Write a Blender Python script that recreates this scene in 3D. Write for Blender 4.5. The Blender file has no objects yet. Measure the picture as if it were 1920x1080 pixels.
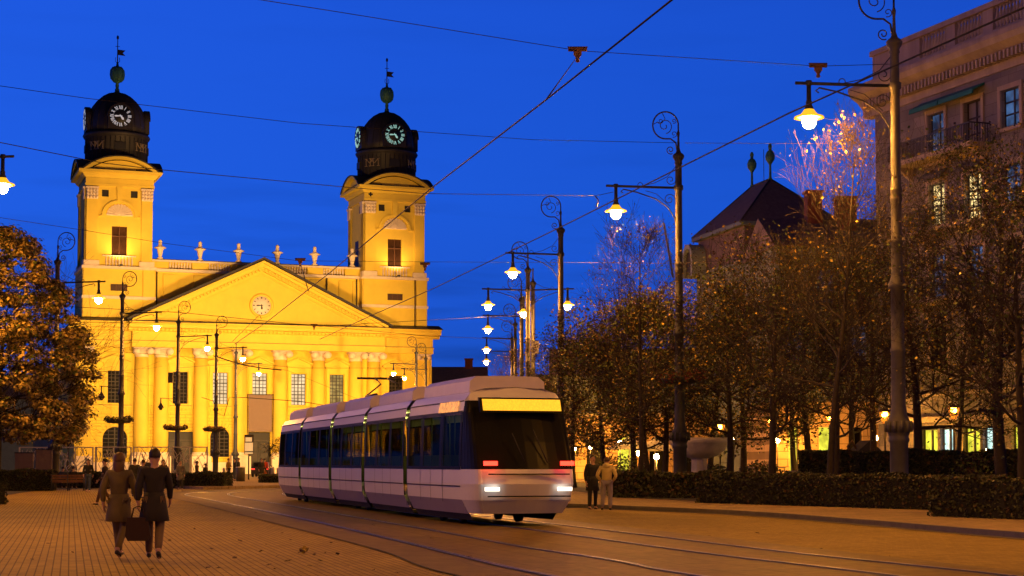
import bpy, bmesh, math, random
from mathutils import Vector, Matrix, Quaternion
R = math.radians
PI = math.pi
random.seed(11)
scn = bpy.context.scene
COL = scn.collection

# ------------------------------------------------------------------ camera
CAM_H = 1.5
F = 3200.0            # focal length in photo pixels (1920 wide)
CY = 700.0
TH = math.atan(168 / F)
cam_d = bpy.data.cameras.new('camera')
cam = bpy.data.objects.new('camera', cam_d)
COL.objects.link(cam)
scn.camera = cam
cam_d.sensor_width = 36
cam_d.lens = F / 1920 * 36
cam_d.shift_y = (CY - 540) / 1920
cam_d.clip_start = 0.2
cam_d.clip_end = 3000
cam.location = (0, 0, CAM_H)
cam.rotation_euler = (R(90) + TH, 0, 0)
scn.view_settings.view_transform = 'Standard'
scn.view_settings.look = 'None'
scn.view_settings.exposure = 0.0
scn.view_settings.gamma = 1
scn.render.resolution_x = 1024
scn.render.resolution_y = 576
try:
    scn.cycles.use_denoising = True
    scn.cycles.max_bounces = 5
    scn.cycles.diffuse_bounces = 2
    scn.cycles.glossy_bounces = 3
    scn.cycles.transmission_bounces = 4
    scn.cycles.transparent_max_bounces = 8
    scn.cycles.sample_clamp_indirect = 4
    scn.cycles.caustics_reflective = False
    scn.cycles.caustics_refractive = False
except Exception:
    pass

# ------------------------------------------------------------------ dusk sky
SKY_GAIN = 1.0
w = bpy.data.worlds.new('World')
scn.world = w
w.use_nodes = True
nt = w.node_tree
nt.nodes.clear()
def N(t, **k):
    n = nt.nodes.new(t)
    for a, b in k.items(): setattr(n, a, b)
    return n
out = N('ShaderNodeOutputWorld'); bg = N('ShaderNodeBackground')
tc = N('ShaderNodeTexCoord'); sx = N('ShaderNodeSeparateXYZ')
nt.links.new(tc.outputs['Generated'], sx.inputs[0])
ramp = N('ShaderNodeValToRGB')
els = ramp.color_ramp.elements
def lin(r, g, b):
    f = lambda c: (c / 255 / 12.92) if c / 255 <= 0.04045 else ((c / 255 + 0.055) / 1.055) ** 2.4
    return (f(r), f(g), f(b), 1)
stops = [(0.0, lin(15, 66, 165)), (0.035, lin(20, 75, 182)), (0.09, lin(23, 83, 205)), (0.15, lin(24, 86, 213)), (0.26, lin(24, 82, 211)),
         (0.34, lin(13, 44, 120)), (0.42, lin(6, 18, 58)), (1.0, lin(3, 6, 20))]
# unseen sky above the frame darkened to cut blue light on the ground
els[0].position = stops[0][0]; els[0].color = stops[0][1]
els[1].position = stops[-1][0]; els[1].color = stops[-1][1]
for p, c in stops[1:-1]:
    e = els.new(p); e.color = c
nt.links.new(sx.outputs['Z'], ramp.inputs[0])
# brighter to the left (where the sun went down), deeper to the right
mr = N('ShaderNodeMapRange'); mr.inputs[1].default_value = -1.0; mr.inputs[2].default_value = 0.32
mr.inputs[3].default_value = 1.5; mr.inputs[4].default_value = 0.86
nt.links.new(sx.outputs['X'], mr.inputs[0])
mapn = N('ShaderNodeMapping'); mapn.inputs['Scale'].default_value = (3.2, 3.2, 26)
nt.links.new(tc.outputs['Generated'], mapn.inputs[0])
cn = N('ShaderNodeTexNoise'); cn.inputs['Scale'].default_value = 2.6; cn.inputs['Detail'].default_value = 4
nt.links.new(mapn.outputs[0], cn.inputs[0])
cr = N('ShaderNodeMapRange'); cr.inputs[1].default_value = 0.5; cr.inputs[2].default_value = 0.75
cr.inputs[3].default_value = 1.0; cr.inputs[4].default_value = 0.66
nt.links.new(cn.outputs[0], cr.inputs[0])
zf = N('ShaderNodeMapRange'); zf.inputs[1].default_value = 0.06; zf.inputs[2].default_value = 0.19
zf.inputs[3].default_value = 1.0; zf.inputs[4].default_value = 0.12
nt.links.new(sx.outputs['Z'], zf.inputs[0])
cm = N('ShaderNodeMix', data_type='FLOAT'); cm.inputs[2].default_value = 1.0
nt.links.new(zf.outputs[0], cm.inputs[0]); nt.links.new(cr.outputs[0], cm.inputs[3])
m1 = N('ShaderNodeMath', operation='MULTIPLY')
nt.links.new(mr.outputs[0], m1.inputs[0]); nt.links.new(cm.outputs[0], m1.inputs[1])
# unseen sky behind the viewer dimmed to cut the blue fill
yr = N('ShaderNodeMapRange'); yr.inputs[1].default_value = -1.0; yr.inputs[2].default_value = 0.3
yr.inputs[3].default_value = 0.15; yr.inputs[4].default_value = 1.0
nt.links.new(sx.outputs['Y'], yr.inputs[0])
m2 = N('ShaderNodeMath', operation='MULTIPLY')
nt.links.new(m1.outputs[0], m2.inputs[0]); nt.links.new(yr.outputs[0], m2.inputs[1])
sky = N('ShaderNodeTexSky', sky_type='NISHITA')
sky.sun_disc = False; sky.sun_elevation = R(-4); sky.sun_rotation = R(-75); sky.altitude = 100
skm = N('ShaderNodeMix', data_type='RGBA', blend_type='ADD'); skm.inputs[0].default_value = 0.05
nt.links.new(ramp.outputs[0], skm.inputs[6]); nt.links.new(sky.outputs[0], skm.inputs[7])
nt.links.new(skm.outputs[2], bg.inputs[0]); nt.links.new(m2.outputs[0], bg.inputs[1])
nt.links.new(bg.outputs[0], out.inputs[0])

# ------------------------------------------------------------------ helpers
def ray(px, py):
    c, s = math.cos(TH), math.sin(TH)
    xs = (px - 960) / F; ys = (CY - py) / F
    return xs, c - ys * s, s + ys * c
def at(px, py, D):
    x, y, z = ray(px, py); t = D / y
    return Vector((x * t, D, CAM_H + z * t))
def gr(px, py, h=0.0):
    x, y, z = ray(px, py); t = (h - CAM_H) / z
    return Vector((x * t, y * t, h))

class MB:
    def __init__(s): s.v = []; s.f = []; s.m = []; s.sm = []; s.T = None
    def add(s, vs, fs, mi=0, smooth=False):
        o = len(s.v)
        if s.T is not None: vs = [s.T @ Vector(q) for q in vs]
        s.v.extend([tuple(q) for q in vs])
        s.f.extend([tuple(i + o for i in f) for f in fs])
        s.m.extend([mi] * len(fs)); s.sm.extend([smooth] * len(fs))
    def box(s, x0, x1, y0, y1, z0, z1, mi=0):
        s.add([(x0,y0,z0),(x1,y0,z0),(x1,y1,z0),(x0,y1,z0),(x0,y0,z1),(x1,y0,z1),(x1,y1,z1),(x0,y1,z1)],
              [(0,3,2,1),(4,5,6,7),(0,1,5,4),(1,2,6,5),(2,3,7,6),(3,0,4,7)], mi)
    def bar(s, a, b, wd, th, mi=0, up=(0,0,1)):
        a = Vector(a); b = Vector(b); d = (b - a).normalized(); u = Vector(up)
        sd = d.cross(u)
        if sd.length < 1e-4: sd = d.cross(Vector((1,0,0)))
        sd.normalize(); u = sd.cross(d)
        sd *= wd / 2; u *= th / 2
        s.add([a-sd-u,a+sd-u,a+sd+u,a-sd+u,b-sd-u,b+sd-u,b+sd+u,b-sd+u],
              [(0,1,2,3),(4,7,6,5),(0,4,5,1),(1,5,6,2),(2,6,7,3),(3,7,4,0)], mi)
    def tube(s, pts, r, n=6, mi=0, cap=True, smooth=True):
        pts = [Vector(p) for p in pts]
        if not isinstance(r, (list, tuple)): r = [r] * len(pts)
        vs = []; prev = None
        for i, p in enumerate(pts):
            d = (pts[min(i+1, len(pts)-1)] - pts[max(i-1, 0)])
            if d.length < 1e-9: d = Vector((0,0,1))
            d.normalize()
            if prev is None:
                a = d.orthogonal().normalized()
            else:
                a = prev - d * prev.dot(d)
                a = a.normalized() if a.length > 1e-6 else d.orthogonal().normalized()
            prev = a; b = d.cross(a)
            for k in range(n):
                t = 2 * PI * k / n
                vs.append(p + (a * math.cos(t) + b * math.sin(t)) * r[i])
        fs = []
        for i in range(len(pts) - 1):
            for k in range(n):
                k2 = (k + 1) % n
                fs.append((i*n+k, i*n+k2, (i+1)*n+k2, (i+1)*n+k))
        if cap:
            fs.append(tuple(reversed(range(n)))); fs.append(tuple((len(pts)-1)*n + k for k in range(n)))
        s.add(vs, fs, mi, smooth)
    def lathe(s, prof, n=16, c=(0,0,0), mi=0, a0=0.0, a1=2*PI, smooth=True, sx=1, sy=1):
        full = abs(a1 - a0 - 2*PI) < 1e-6
        m = n if full else n + 1
        vs = []
        for r, z in prof:
            for k in range(m):
                t = a0 + (a1 - a0) * k / n
                vs.append((c[0] + r*math.cos(t)*sx, c[1] + r*math.sin(t)*sy, c[2] + z))
        fs = []
        for i in range(len(prof) - 1):
            for k in range(n):
                k2 = (k+1) % m
                fs.append((i*m+k, i*m+k2, (i+1)*m+k2, (i+1)*m+k))
        if full:
            if prof[0][0] > 1e-3: fs.append(tuple(reversed(range(m))))
            if prof[-1][0] > 1e-3: fs.append(tuple((len(prof)-1)*m + k for k in range(m)))
        s.add(vs, fs, mi, smooth)
    def prism(s, poly, y0, y1, mi=0, ax='y'):
        # poly of (x,z), extruded along y (or poly (x,y) extruded along z, or (y,z) along x)
        n = len(poly)
        if ax == 'y': f = lambda p, q: (p[0], q, p[1])
        elif ax == 'z': f = lambda p, q: (p[0], p[1], q)
        else: f = lambda p, q: (q, p[0], p[1])
        vs = [f(p, y0) for p in poly] + [f(p, y1) for p in poly]
        fs = [tuple(range(n)), tuple(reversed(range(n, 2*n)))]
        for i in range(n):
            j = (i+1) % n
            fs.append((i, n+i, n+j, j))
        s.add(vs, fs, mi)
    def wall(s, x0, x1, z0, z1, holes=(), y=0.0, depth=0.35, mi=0):
        xs = sorted(set([x0, x1] + [h[0] for h in holes] + [h[1] for h in holes]))
        zs = sorted(set([z0, z1] + [h[2] for h in holes] + [h[3] for h in holes]))
        for i in range(len(xs)-1):
            for j in range(len(zs)-1):
                cx = (xs[i]+xs[i+1])/2; cz = (zs[j]+zs[j+1])/2
                if any(h[0] < cx < h[1] and h[2] < cz < h[3] for h in holes): continue
                s.add([(xs[i],y,zs[j]),(xs[i+1],y,zs[j]),(xs[i+1],y,zs[j+1]),(xs[i],y,zs[j+1])], [(0,1,2,3)], mi)
        for a, b, c, d in holes:
            e = y + depth
            s.add([(a,y,c),(b,y,c),(b,y,d),(a,y,d),(a,e,c),(b,e,c),(b,e,d),(a,e,d)],
                  [(0,4,5,1),(1,5,6,2),(2,6,7,3),(3,7,4,0),(4,7,6,5)], mi)
    def build(s, name, mats, parent=None, **props):
        me = s.mesh(name, mats)
        o = bpy.data.objects.new(name, me); COL.objects.link(o)
        if parent is not None: o.parent = parent
        for k, v in props.items(): o[k] = v
        return o
    def mesh(s, name, mats):
        me = bpy.data.meshes.new(name)
        me.from_pydata(s.v, [], s.f)
        if not isinstance(mats, (list, tuple)): mats = [mats]
        for m in mats: me.materials.append(m)
        me.polygons.foreach_set('material_index', s.m)
        me.polygons.foreach_set('use_smooth', s.sm)
        me.update()
        return me

def thing(name, label, cat, loc=(0,0,0), rz=0.0, group=None):
    o = bpy.data.objects.new(name, None); COL.objects.link(o)
    o.empty_display_size = 0.3
    o.location = loc; o.rotation_euler = (0, 0, rz)
    o['label'] = label; o['category'] = cat
    if group: o['group'] = group
    return o
def tag(o, label, cat, group=None):
    o['label'] = label; o['category'] = cat
    if group: o['group'] = group
    return o
def put(me, name, parent=None, **props):
    o = bpy.data.objects.new(name, me); COL.objects.link(o)
    if parent is not None: o.parent = parent
    for k, v in props.items(): o[k] = v
    return o
def copy_tree(o, parent=None):
    c = o.copy(); COL.objects.link(c)
    if parent is not None: c.parent = parent
    for ch in list(o.children): copy_tree(ch, c)
    return c

# ------------------------------------------------------------------ materials
def mat(name, col, rough=0.7, metal=0.0, var=0.0, scale=3.0, bump=0.0, bscale=20.0, spec=None, streak=False):
    m = bpy.data.materials.new(name); m.use_nodes = True
    t = m.node_tree; b = t.nodes['Principled BSDF']
    b.inputs['Base Color'].default_value = (*col, 1); b.inputs['Roughness'].default_value = rough
    b.inputs['Metallic'].default_value = metal
    if spec is not None: b.inputs['Specular IOR Level'].default_value = spec
    c = t.nodes.new('ShaderNodeTexCoord')
    if var > 0:
        n = t.nodes.new('ShaderNodeTexNoise'); n.inputs['Scale'].default_value = scale; n.inputs['Detail'].default_value = 6
        n.inputs['Roughness'].default_value = 0.65
        if streak:
            mp = t.nodes.new('ShaderNodeMapping'); mp.inputs['Scale'].default_value = (1, 1, 0.15)
            t.links.new(c.outputs['Object'], mp.inputs[0]); t.links.new(mp.outputs[0], n.inputs[0])
        else:
            t.links.new(c.outputs['Object'], n.inputs[0])
        r = t.nodes.new('ShaderNodeMapRange'); r.inputs[1].default_value = 0.3; r.inputs[2].default_value = 0.7
        r.inputs[3].default_value = 1 - var; r.inputs[4].default_value = 1 + var * 0.6
        t.links.new(n.outputs[0], r.inputs[0])
        x = t.nodes.new('ShaderNodeVectorMath'); x.operation = 'SCALE'
        x.inputs[0].default_value = col
        t.links.new(r.outputs[0], x.inputs['Scale']); t.links.new(x.outputs[0], b.inputs['Base Color'])
    if bump > 0:
        n2 = t.nodes.new('ShaderNodeTexNoise'); n2.inputs['Scale'].default_value = bscale; n2.inputs['Detail'].default_value = 4
        t.links.new(c.outputs['Object'], n2.inputs[0])
        bp = t.nodes.new('ShaderNodeBump'); bp.inputs['Strength'].default_value = bump; bp.inputs['Distance'].default_value = 0.02
        t.links.new(n2.outputs[0], bp.inputs['Height']); t.links.new(bp.outputs[0], b.inputs['Normal'])
    return m
def emis(name, col, strength, base=(0.02,0.02,0.02), var=0.0, scale=2.0):
    m = bpy.data.materials.new(name); m.use_nodes = True
    t = m.node_tree; b = t.nodes['Principled BSDF']
    b.inputs['Base Color'].default_value = (*base, 1)
    b.inputs['Emission Color'].default_value = (*col, 1)
    b.inputs['Emission Strength'].default_value = strength
    if var > 0:
        c = t.nodes.new('ShaderNodeTexCoord'); n = t.nodes.new('ShaderNodeTexNoise'); n.inputs['Scale'].default_value = scale
        t.links.new(c.outputs['Object'], n.inputs[0])
        r = t.nodes.new('ShaderNodeMapRange'); r.inputs[1].default_value = 0.35; r.inputs[2].default_value = 0.65
        r.inputs[3].default_value = strength * (1 - var); r.inputs[4].default_value = strength * (1 + var)
        t.links.new(n.outputs[0], r.inputs[0]); t.links.new(r.outputs[0], b.inputs['Emission Strength'])
    return m
def brickmat(name, col, mortar, bw, bh, ms=0.012, var=0.12, rough=0.8, axes='xz', zmax=None, off=0.5, bump=0.4, scale_noise=0.4, rot=0.0, fine=0.05, spec=0.3):
    m = bpy.data.materials.new(name); m.use_nodes = True
    t = m.node_tree; b = t.nodes['Principled BSDF']; b.inputs['Roughness'].default_value = rough
    c = t.nodes.new('ShaderNodeTexCoord'); s = t.nodes.new('ShaderNodeSeparateXYZ'); k = t.nodes.new('ShaderNodeCombineXYZ')
    t.links.new(c.outputs['Object'], s.inputs[0])
    t.links.new(s.outputs['X'], k.inputs['X']); t.links.new(s.outputs['Z' if axes == 'xz' else 'Y'], k.inputs['Y'])
    br = t.nodes.new('ShaderNodeTexBrick')
    rm = t.nodes.new('ShaderNodeMapping'); rm.inputs['Rotation'].default_value = (0, 0, R(rot)); t.links.new(k.outputs[0], rm.inputs[0]); t.links.new(rm.outputs[0], br.inputs['Vector'])
    br.inputs['Scale'].default_value = 1; br.inputs['Brick Width'].default_value = bw; br.inputs['Row Height'].default_value = bh
    br.inputs['Mortar Size'].default_value = ms; br.offset = off
    br.inputs['Color1'].default_value = (*[x * (1 + var) for x in col], 1)
    br.inputs['Color2'].default_value = (*[x * (1 - var) for x in col], 1)
    br.inputs['Mortar'].default_value = (*mortar, 1)
    n = t.nodes.new('ShaderNodeTexNoise'); n.inputs['Scale'].default_value = scale_noise; n.inputs['Detail'].default_value = 7
    n.inputs['Roughness'].default_value = 0.7
    t.links.new(c.outputs['Object'], n.inputs[0])
    r = t.nodes.new('ShaderNodeMapRange'); r.inputs[1].default_value = 0.3; r.inputs[2].default_value = 0.7
    r.inputs[3].default_value = 0.78; r.inputs[4].default_value = 1.15
    t.links.new(n.outputs[0], r.inputs[0])
    nf = t.nodes.new('ShaderNodeTexNoise'); nf.inputs['Scale'].default_value = 5.0; nf.inputs['Detail'].default_value = 5
    t.links.new(c.outputs['Object'], nf.inputs[0])
    rf_ = t.nodes.new('ShaderNodeMapRange'); rf_.inputs[1].default_value = 0.3; rf_.inputs[2].default_value = 0.7
    rf_.inputs[3].default_value = 1 - fine; rf_.inputs[4].default_value = 1 + fine
    t.links.new(nf.outputs[0], rf_.inputs[0])
    mf = t.nodes.new('ShaderNodeMath'); mf.operation = 'MULTIPLY'
    t.links.new(r.outputs[0], mf.inputs[0]); t.links.new(rf_.outputs[0], mf.inputs[1])
    b.inputs['Specular IOR Level'].default_value = spec
    x = t.nodes.new('ShaderNodeVectorMath'); x.operation = 'SCALE'; t.links.new(mf.outputs[0], x.inputs['Scale'])
    src = br.outputs['Color']
    hsrc = br.outputs['Fac']
    if zmax is not None:
        lt = t.nodes.new('ShaderNodeMath'); lt.operation = 'LESS_THAN'; lt.inputs[1].default_value = zmax
        t.links.new(s.outputs['Z'], lt.inputs[0])
        mx = t.nodes.new('ShaderNodeMix'); mx.data_type = 'RGBA'; mx.inputs[6].default_value = (*col, 1)
        t.links.new(lt.outputs[0], mx.inputs[0]); t.links.new(src, mx.inputs[7]); src = mx.outputs[2]
        mm = t.nodes.new('ShaderNodeMath'); mm.operation = 'MULTIPLY'
        t.links.new(lt.outputs[0], mm.inputs[0]); t.links.new(hsrc, mm.inputs[1]); hsrc = mm.outputs[0]
    t.links.new(src, x.inputs[0]); t.links.new(x.outputs[0], b.inputs['Base Color'])
    if bump:
        bp = t.nodes.new('ShaderNodeBump'); bp.inputs['Strength'].default_value = bump; bp.inputs['Distance'].default_value = 0.02
        bp.invert = True
        t.links.new(hsrc, bp.inputs['Height']); t.links.new(bp.outputs[0], b.inputs['Normal'])
    return m

M = {}
M['plaster'] = brickmat('church_plaster', (0.80, 0.60, 0.07), (0.42, 0.30, 0.05), 1.3, 0.42, 0.025, 0.02, zmax=8.3, scale_noise=0.25, rough=0.85)
M['yellow'] = mat('yellow_plaster', (0.82, 0.60, 0.07), 0.8, var=0.08, scale=0.6)
M['trim'] = mat('pale_trim_stone', (0.80, 0.66, 0.50), 0.75, var=0.10, scale=2, bump=0.2, bscale=6)
M['lead'] = mat('dark_lead_flashing', (0.035, 0.028, 0.026), 0.6, var=0.3, scale=1.5)
M['dome'] = mat('dark_weathered_copper', (0.035, 0.030, 0.034), 0.55, metal=0.3, var=0.4, scale=1.2, streak=True)
M['verdigris'] = mat('green_copper_patina', (0.06, 0.22, 0.15), 0.6, var=0.45, scale=5)
M['louvre'] = mat('brown_wood_louvre', (0.12, 0.05, 0.02), 0.7, var=0.2)
M['darkhole'] = mat('dark_opening', (0.012, 0.011, 0.012), 0.6)
M['glassdark'] = mat('dark_window_glass', (0.010, 0.009, 0.010), 0.5, spec=0.04)
M['glasslit'] = emis('lit_pale_window', (1.0, 0.80, 0.48), 0.75, var=0.25, scale=0.9)
M['glassdim'] = emis('dim_green_window', (0.55, 0.50, 0.16), 0.35, var=0.6, scale=0.9)
M['frame'] = mat('dark_window_frame', (0.03, 0.022, 0.02), 0.6)
M['dial'] = mat('dark_clock_dial', (0.010, 0.010, 0.012), 0.5)
M['numeral'] = emis('white_clock_numerals', (0.62, 0.68, 0.8), 0.42, base=(0.6,0.6,0.62))
M['numeral_g'] = emis('cyan_white_clock_numerals', (0.32, 0.85, 0.78), 0.5, base=(0.6,0.62,0.62))
M['gold'] = mat('faded_gold_letters', (0.26, 0.19, 0.09), 0.6, metal=0.2)
M['whitedial'] = mat('white_clock_dial', (0.75, 0.68, 0.62), 0.6)
M['banner'] = mat('grey_brown_banner_cloth', (0.22, 0.16, 0.14), 0.9, var=0.05)
M['iron'] = mat('dark_painted_iron', (0.030, 0.032, 0.042), 0.6, metal=0.0, var=0.2, scale=4, bump=0.15, bscale=12)
M['ironpale'] = mat('grey_painted_iron', (0.085, 0.08, 0.078), 0.6, metal=0.0, var=0.25, scale=3, bump=0.15, bscale=12)
M['bulb'] = emis('sodium_lamp_bulb', (1.0, 0.385, 0.05), 2100.0)
M['bulb_small'] = emis('small_sodium_bulb', (1.0, 0.42, 0.05), 1000.0)
M['glow'] = emis('painted_amber_brim_glow', (1.0, 0.50, 0.02), 1.15, base=(0.5,0.3,0.05))  # bulb light on the lower shade, painted in as amber emission
M['bulb_park'] = emis('park_lantern_bulb', (1.0, 0.42, 0.05), 150.0)
M['bark'] = mat('tree_bark', (0.036, 0.026, 0.018), 0.9, var=0.4, scale=6, bump=0.6, bscale=18)
M['bark_p'] = mat('pale_tree_bark', (0.12, 0.07, 0.03), 0.9, var=0.4, scale=6, bump=0.6, bscale=18)
def leafmat(name, col):
    m = mat(name, col, 0.55)
    t = m.node_tree; b = t.nodes['Principled BSDF']
    oi = t.nodes.new('ShaderNodeNewGeometry')
    v = t.nodes.new('ShaderNodeMapRange'); v.inputs[3].default_value = 0.45; v.inputs[4].default_value = 1.5
    t.links.new(oi.outputs['Random Per Island'], v.inputs[0])
    x = t.nodes.new('ShaderNodeVectorMath'); x.operation = 'SCALE'; x.inputs[0].default_value = col
    t.links.new(v.outputs[0], x.inputs['Scale']); t.links.new(x.outputs[0], b.inputs['Base Color'])
    return m
M['leaf_y'] = leafmat('yellow_autumn_leaf', (0.34, 0.24, 0.02))
M['leaf_g'] = leafmat('green_leaf', (0.060, 0.085, 0.010))
M['leaf_b'] = leafmat('brown_autumn_leaf', (0.058, 0.028, 0.008))
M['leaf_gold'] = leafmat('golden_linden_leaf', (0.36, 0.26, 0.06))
M['leaf_h'] = leafmat('hedge_leaf', (0.022, 0.028, 0.008))
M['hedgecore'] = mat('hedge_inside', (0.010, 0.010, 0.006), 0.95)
M['soil'] = mat('dark_soil', (0.03, 0.022, 0.015), 0.95, var=0.3)
M['steel'] = mat('polished_rail_steel', (0.26, 0.22, 0.21), 0.34, metal=1.0, var=0.5, scale=0.5)
M['groove'] = mat('rail_groove_black', (0.018, 0.015, 0.013), 0.8)
M['wire'] = mat('dark_cable', (0.012, 0.012, 0.014), 0.6)
M['kerb'] = mat('kerb_granite', (0.15, 0.13, 0.12), 0.8, var=0.2, scale=4, bump=0.3)
M['stone'] = brickmat('grey_limestone_blocks', (0.20, 0.18, 0.19), (0.11, 0.095, 0.10), 1.35, 0.62, 0.012, 0.22, scale_noise=0.5)
M['stonetrim'] = mat('buff_stone_trim', (0.40, 0.32, 0.27), 0.8, var=0.25, scale=1.5, streak=True)
M['awning'] = mat('teal_awning_cloth', (0.01, 0.16, 0.17), 0.8)
M['roofred'] = mat('dark_red_roof_tiles', (0.165, 0.115, 0.115), 0.8, var=0.3, scale=3, streak=True)
M['brick'] = mat('red_brick', (0.22, 0.06, 0.035), 0.85, var=0.3, scale=5)
M['bluewall'] = mat('blue_grey_stucco', (0.16, 0.19, 0.20), 0.85, var=0.2, scale=1)
M['creamwall'] = brickmat('cream_banded_stone', (0.50, 0.33, 0.17), (0.22, 0.14, 0.07), 1.6, 0.6, 0.03, 0.05)
M['shopyellow'] = emis('lit_shop_yellow', (0.80, 0.78, 0.05), 1.05, var=0.35, scale=1.3)
M['shopcyan'] = emis('lit_shop_white', (0.60, 0.90, 0.82), 1.2, var=0.4, scale=1.3)
M['roomlit'] = emis('lit_room_window', (1.0, 0.72, 0.28), 1.1, var=0.8, scale=1.6)
M['paneblue'] = emis('window_painted_sky_reflection', (0.12, 0.28, 0.65), 0.28, var=0.8, scale=1.2)  # sky reflection painted in as faint blue emission
M['white'] = mat('white_tram_paint', (0.62, 0.60, 0.66), 0.28, var=0.03, scale=1)
M['skirt'] = mat('violet_grey_tram_skirt', (0.25, 0.22, 0.36), 0.35, var=0.05)
M['rooftram'] = mat('pale_lavender_tram_roof', (0.50, 0.46, 0.58), 0.35, var=0.08)
M['black'] = mat('black_rubber', (0.012, 0.012, 0.013), 0.7)
M['gasket'] = mat('black_gloss_panel', (0.012, 0.012, 0.012), 0.3, spec=0.03)
M['concrete'] = mat('pale_fountain_stone', (0.60, 0.56, 0.56), 0.75, var=0.18, scale=2, bump=0.3)
M['wood'] = mat('brown_wood', (0.14, 0.06, 0.03), 0.7, var=0.3, scale=4)
M['canvas'] = mat('pale_canvas', (0.45, 0.43, 0.42), 0.85, var=0.1)
M['metalgrey'] = mat('pale_galvanised_metal', (0.35, 0.34, 0.38), 0.45, metal=0.4)
M['board'] = mat('grey_board', (0.20, 0.15, 0.13), 0.85, var=0.15)
M['signcream'] = emis('lit_cream_sign', (1.0, 0.66, 0.26), 0.55, base=(0.6,0.5,0.3))
# ================================================================== GROUND
def sheet(name, poly, z, m, **kw):
    mb = MB(); mb.add([(p[0], p[1], z) for p in poly], [tuple(range(len(poly)))])
    return mb.build(name, m, None, kind='structure', **kw)
mpave = brickmat('orange_brown_pavers', (0.31, 0.215, 0.05), (0.10, 0.065, 0.02), 0.22, 0.112, 0.009, 0.10, axes='xy', rough=0.75, off=0.0, bump=0.4, scale_noise=0.35, rot=-(90+14.5), fine=0.16, spec=0.1)
masph = brickmat('tram_lane_stone', (0.17, 0.115, 0.035), (0.09, 0.062, 0.02), 3.0, 0.75, 0.012, 0.07, axes='xy', rough=0.55, off=0.5, bump=0.25, scale_noise=0.9, rot=-(90+15), fine=0.25, spec=0.05)
mstrip = mat('pale_tram_kerb_strip', (0.17, 0.12, 0.06), 0.7, var=0.25, scale=2, bump=0.2, bscale=9, spec=0.1)
mwalk = brickmat('pale_pavement_slabs', (0.30, 0.22, 0.13), (0.16, 0.11, 0.07), 0.6, 0.6, 0.012, 0.08, axes='xy', rough=0.7, off=0.5, bump=0.2, fine=0.12, spec=0.1)
mgrass = mat('dark_autumn_lawn', (0.035, 0.032, 0.014), 0.95, var=0.4, scale=0.6)
sheet('ground', [(-700,-60),(700,-60),(700,1500),(-700,1500)], -0.03, mat('square_paving', (0.19,0.15,0.12), 0.8, var=0.2, scale=0.3))
sheet('plaza_paving', [(-60,-5),(40,-5),(40,99),(-60,150)], -0.012, mpave)

def smoothline(pts, n=10):
    pts = [Vector(p) for p in pts]; o = []
    for i in range(len(pts)-1):
        p0 = pts[max(i-1,0)]; p1 = pts[i]; p2 = pts[i+1]; p3 = pts[min(i+2,len(pts)-1)]
        for k in range(n):
            t = k/n
            o.append(0.5*((2*p1)+(-p0+p2)*t+(2*p0-5*p1+4*p2-p3)*t*t+(-p0+3*p1-3*p2+p3)*t*t*t))
    o.append(pts[-1]); return o
def offs(line, d):
    o = []
    for i, p in enumerate(line):
        t = line[min(i+1,len(line)-1)] - line[max(i-1,0)]; t.z = 0; t.normalize()
        o.append(p + Vector((-t.y, t.x, 0)) * d)
    return o
def ribbon(mb, l1, l2, z, mi=0):
    n = len(l1)
    mb.add([(p.x,p.y,z) for p in l1] + [(p.x,p.y,z) for p in l2], [(i, i+1, n+i+1, n+i) for i in range(n-1)], mi)
# rails: measured lines on the ground (left track A,B ; right track C,D)
far = [(2.0,118),(-6.0,108.5),(-11.8,98),(-14.9,88)]
A = smoothline([(6.2,8,0),(3.0,16,0),(0.41,23,0),(-0.79,27.35,0),(-2.35,33.5,0),(-5.9,46.8,0),(-12.6,70.5,0),(-15.3,80,0),(-15.9,88,0),(-14.0,97,0),(-9.0,106,0),(0,115,0),(16,124,0)])
B = smoothline([(8.0,9,0),(4.9,17,0),(2.38,23,0),(1.5,26.5,0),(0.20,30.5,0),(-1.6,37.4,0),(-3.6,44.6,0),(-7.9,60.2,0),(-12.3,76,0),(-13.9,84,0),(-13.6,90,0),(-11.2,97,0),(-6.0,104.5,0),(2,111,0),(17,119.5,0)])
C0 = [(9.6,9,0),(7.3,16,0),(4.85,23.5,0),(3.5,27.4,0),(2.68,30.2,0),(1.45,34.8,0),(.40,38.6,0),(-1.0,43.6,0),(-3.3,52,0),(-6.7,64.5,0),(-9.3,74,0),(-11.0,82,0),(-11.3,88,0),(-9.7,94,0),(-5,100.5,0),(3,106,0),(18,114,0)]
Cc = smoothline(C0)
Dd = offs(Cc, -1.47)
sb = smoothline([(8.2,4,0),(2.9,14,0),(-0.75,23,0),(-2.3,29.6,0),(-5.3,40.5,0),(-11.6,63,0),(-15.6,77,0),(-17.3,88,0),(-15.8,98,0),(-10,108.5,0),(0,117.5,0),(16,126.5,0)])
LN = smoothline([(p[0]-0, p[1], 0) for p in [(13.5,6,0),(9.9,15,0),(6.9,24.6,0),(3.85,36,0),(1.6,44.5,0),(-1.7,57,0),(-6,73,0),(-8.2,82,0),(-8.6,88,0),(-7,92.5,0),(-2.5,97.5,0),(5,103,0),(20,111,0)]])
def resample(line, n):
    L = [0]
    for i in range(1, len(line)): L.append(L[-1] + (line[i]-line[i-1]).length)
    o = []; j = 0
    for k in range(n):
        t = L[-1]*k/(n-1)
        while j < len(L)-2 and L[j+1] < t: j += 1
        f = (t-L[j])/max(1e-6, L[j+1]-L[j]); o.append(line[j].lerp(line[j+1], min(1,f)))
    return o
mb = MB(); ribbon(mb, resample(sb,120), resample(LN,120), -0.004); mb.build('tram_lane', masph, None, kind='structure')
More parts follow.
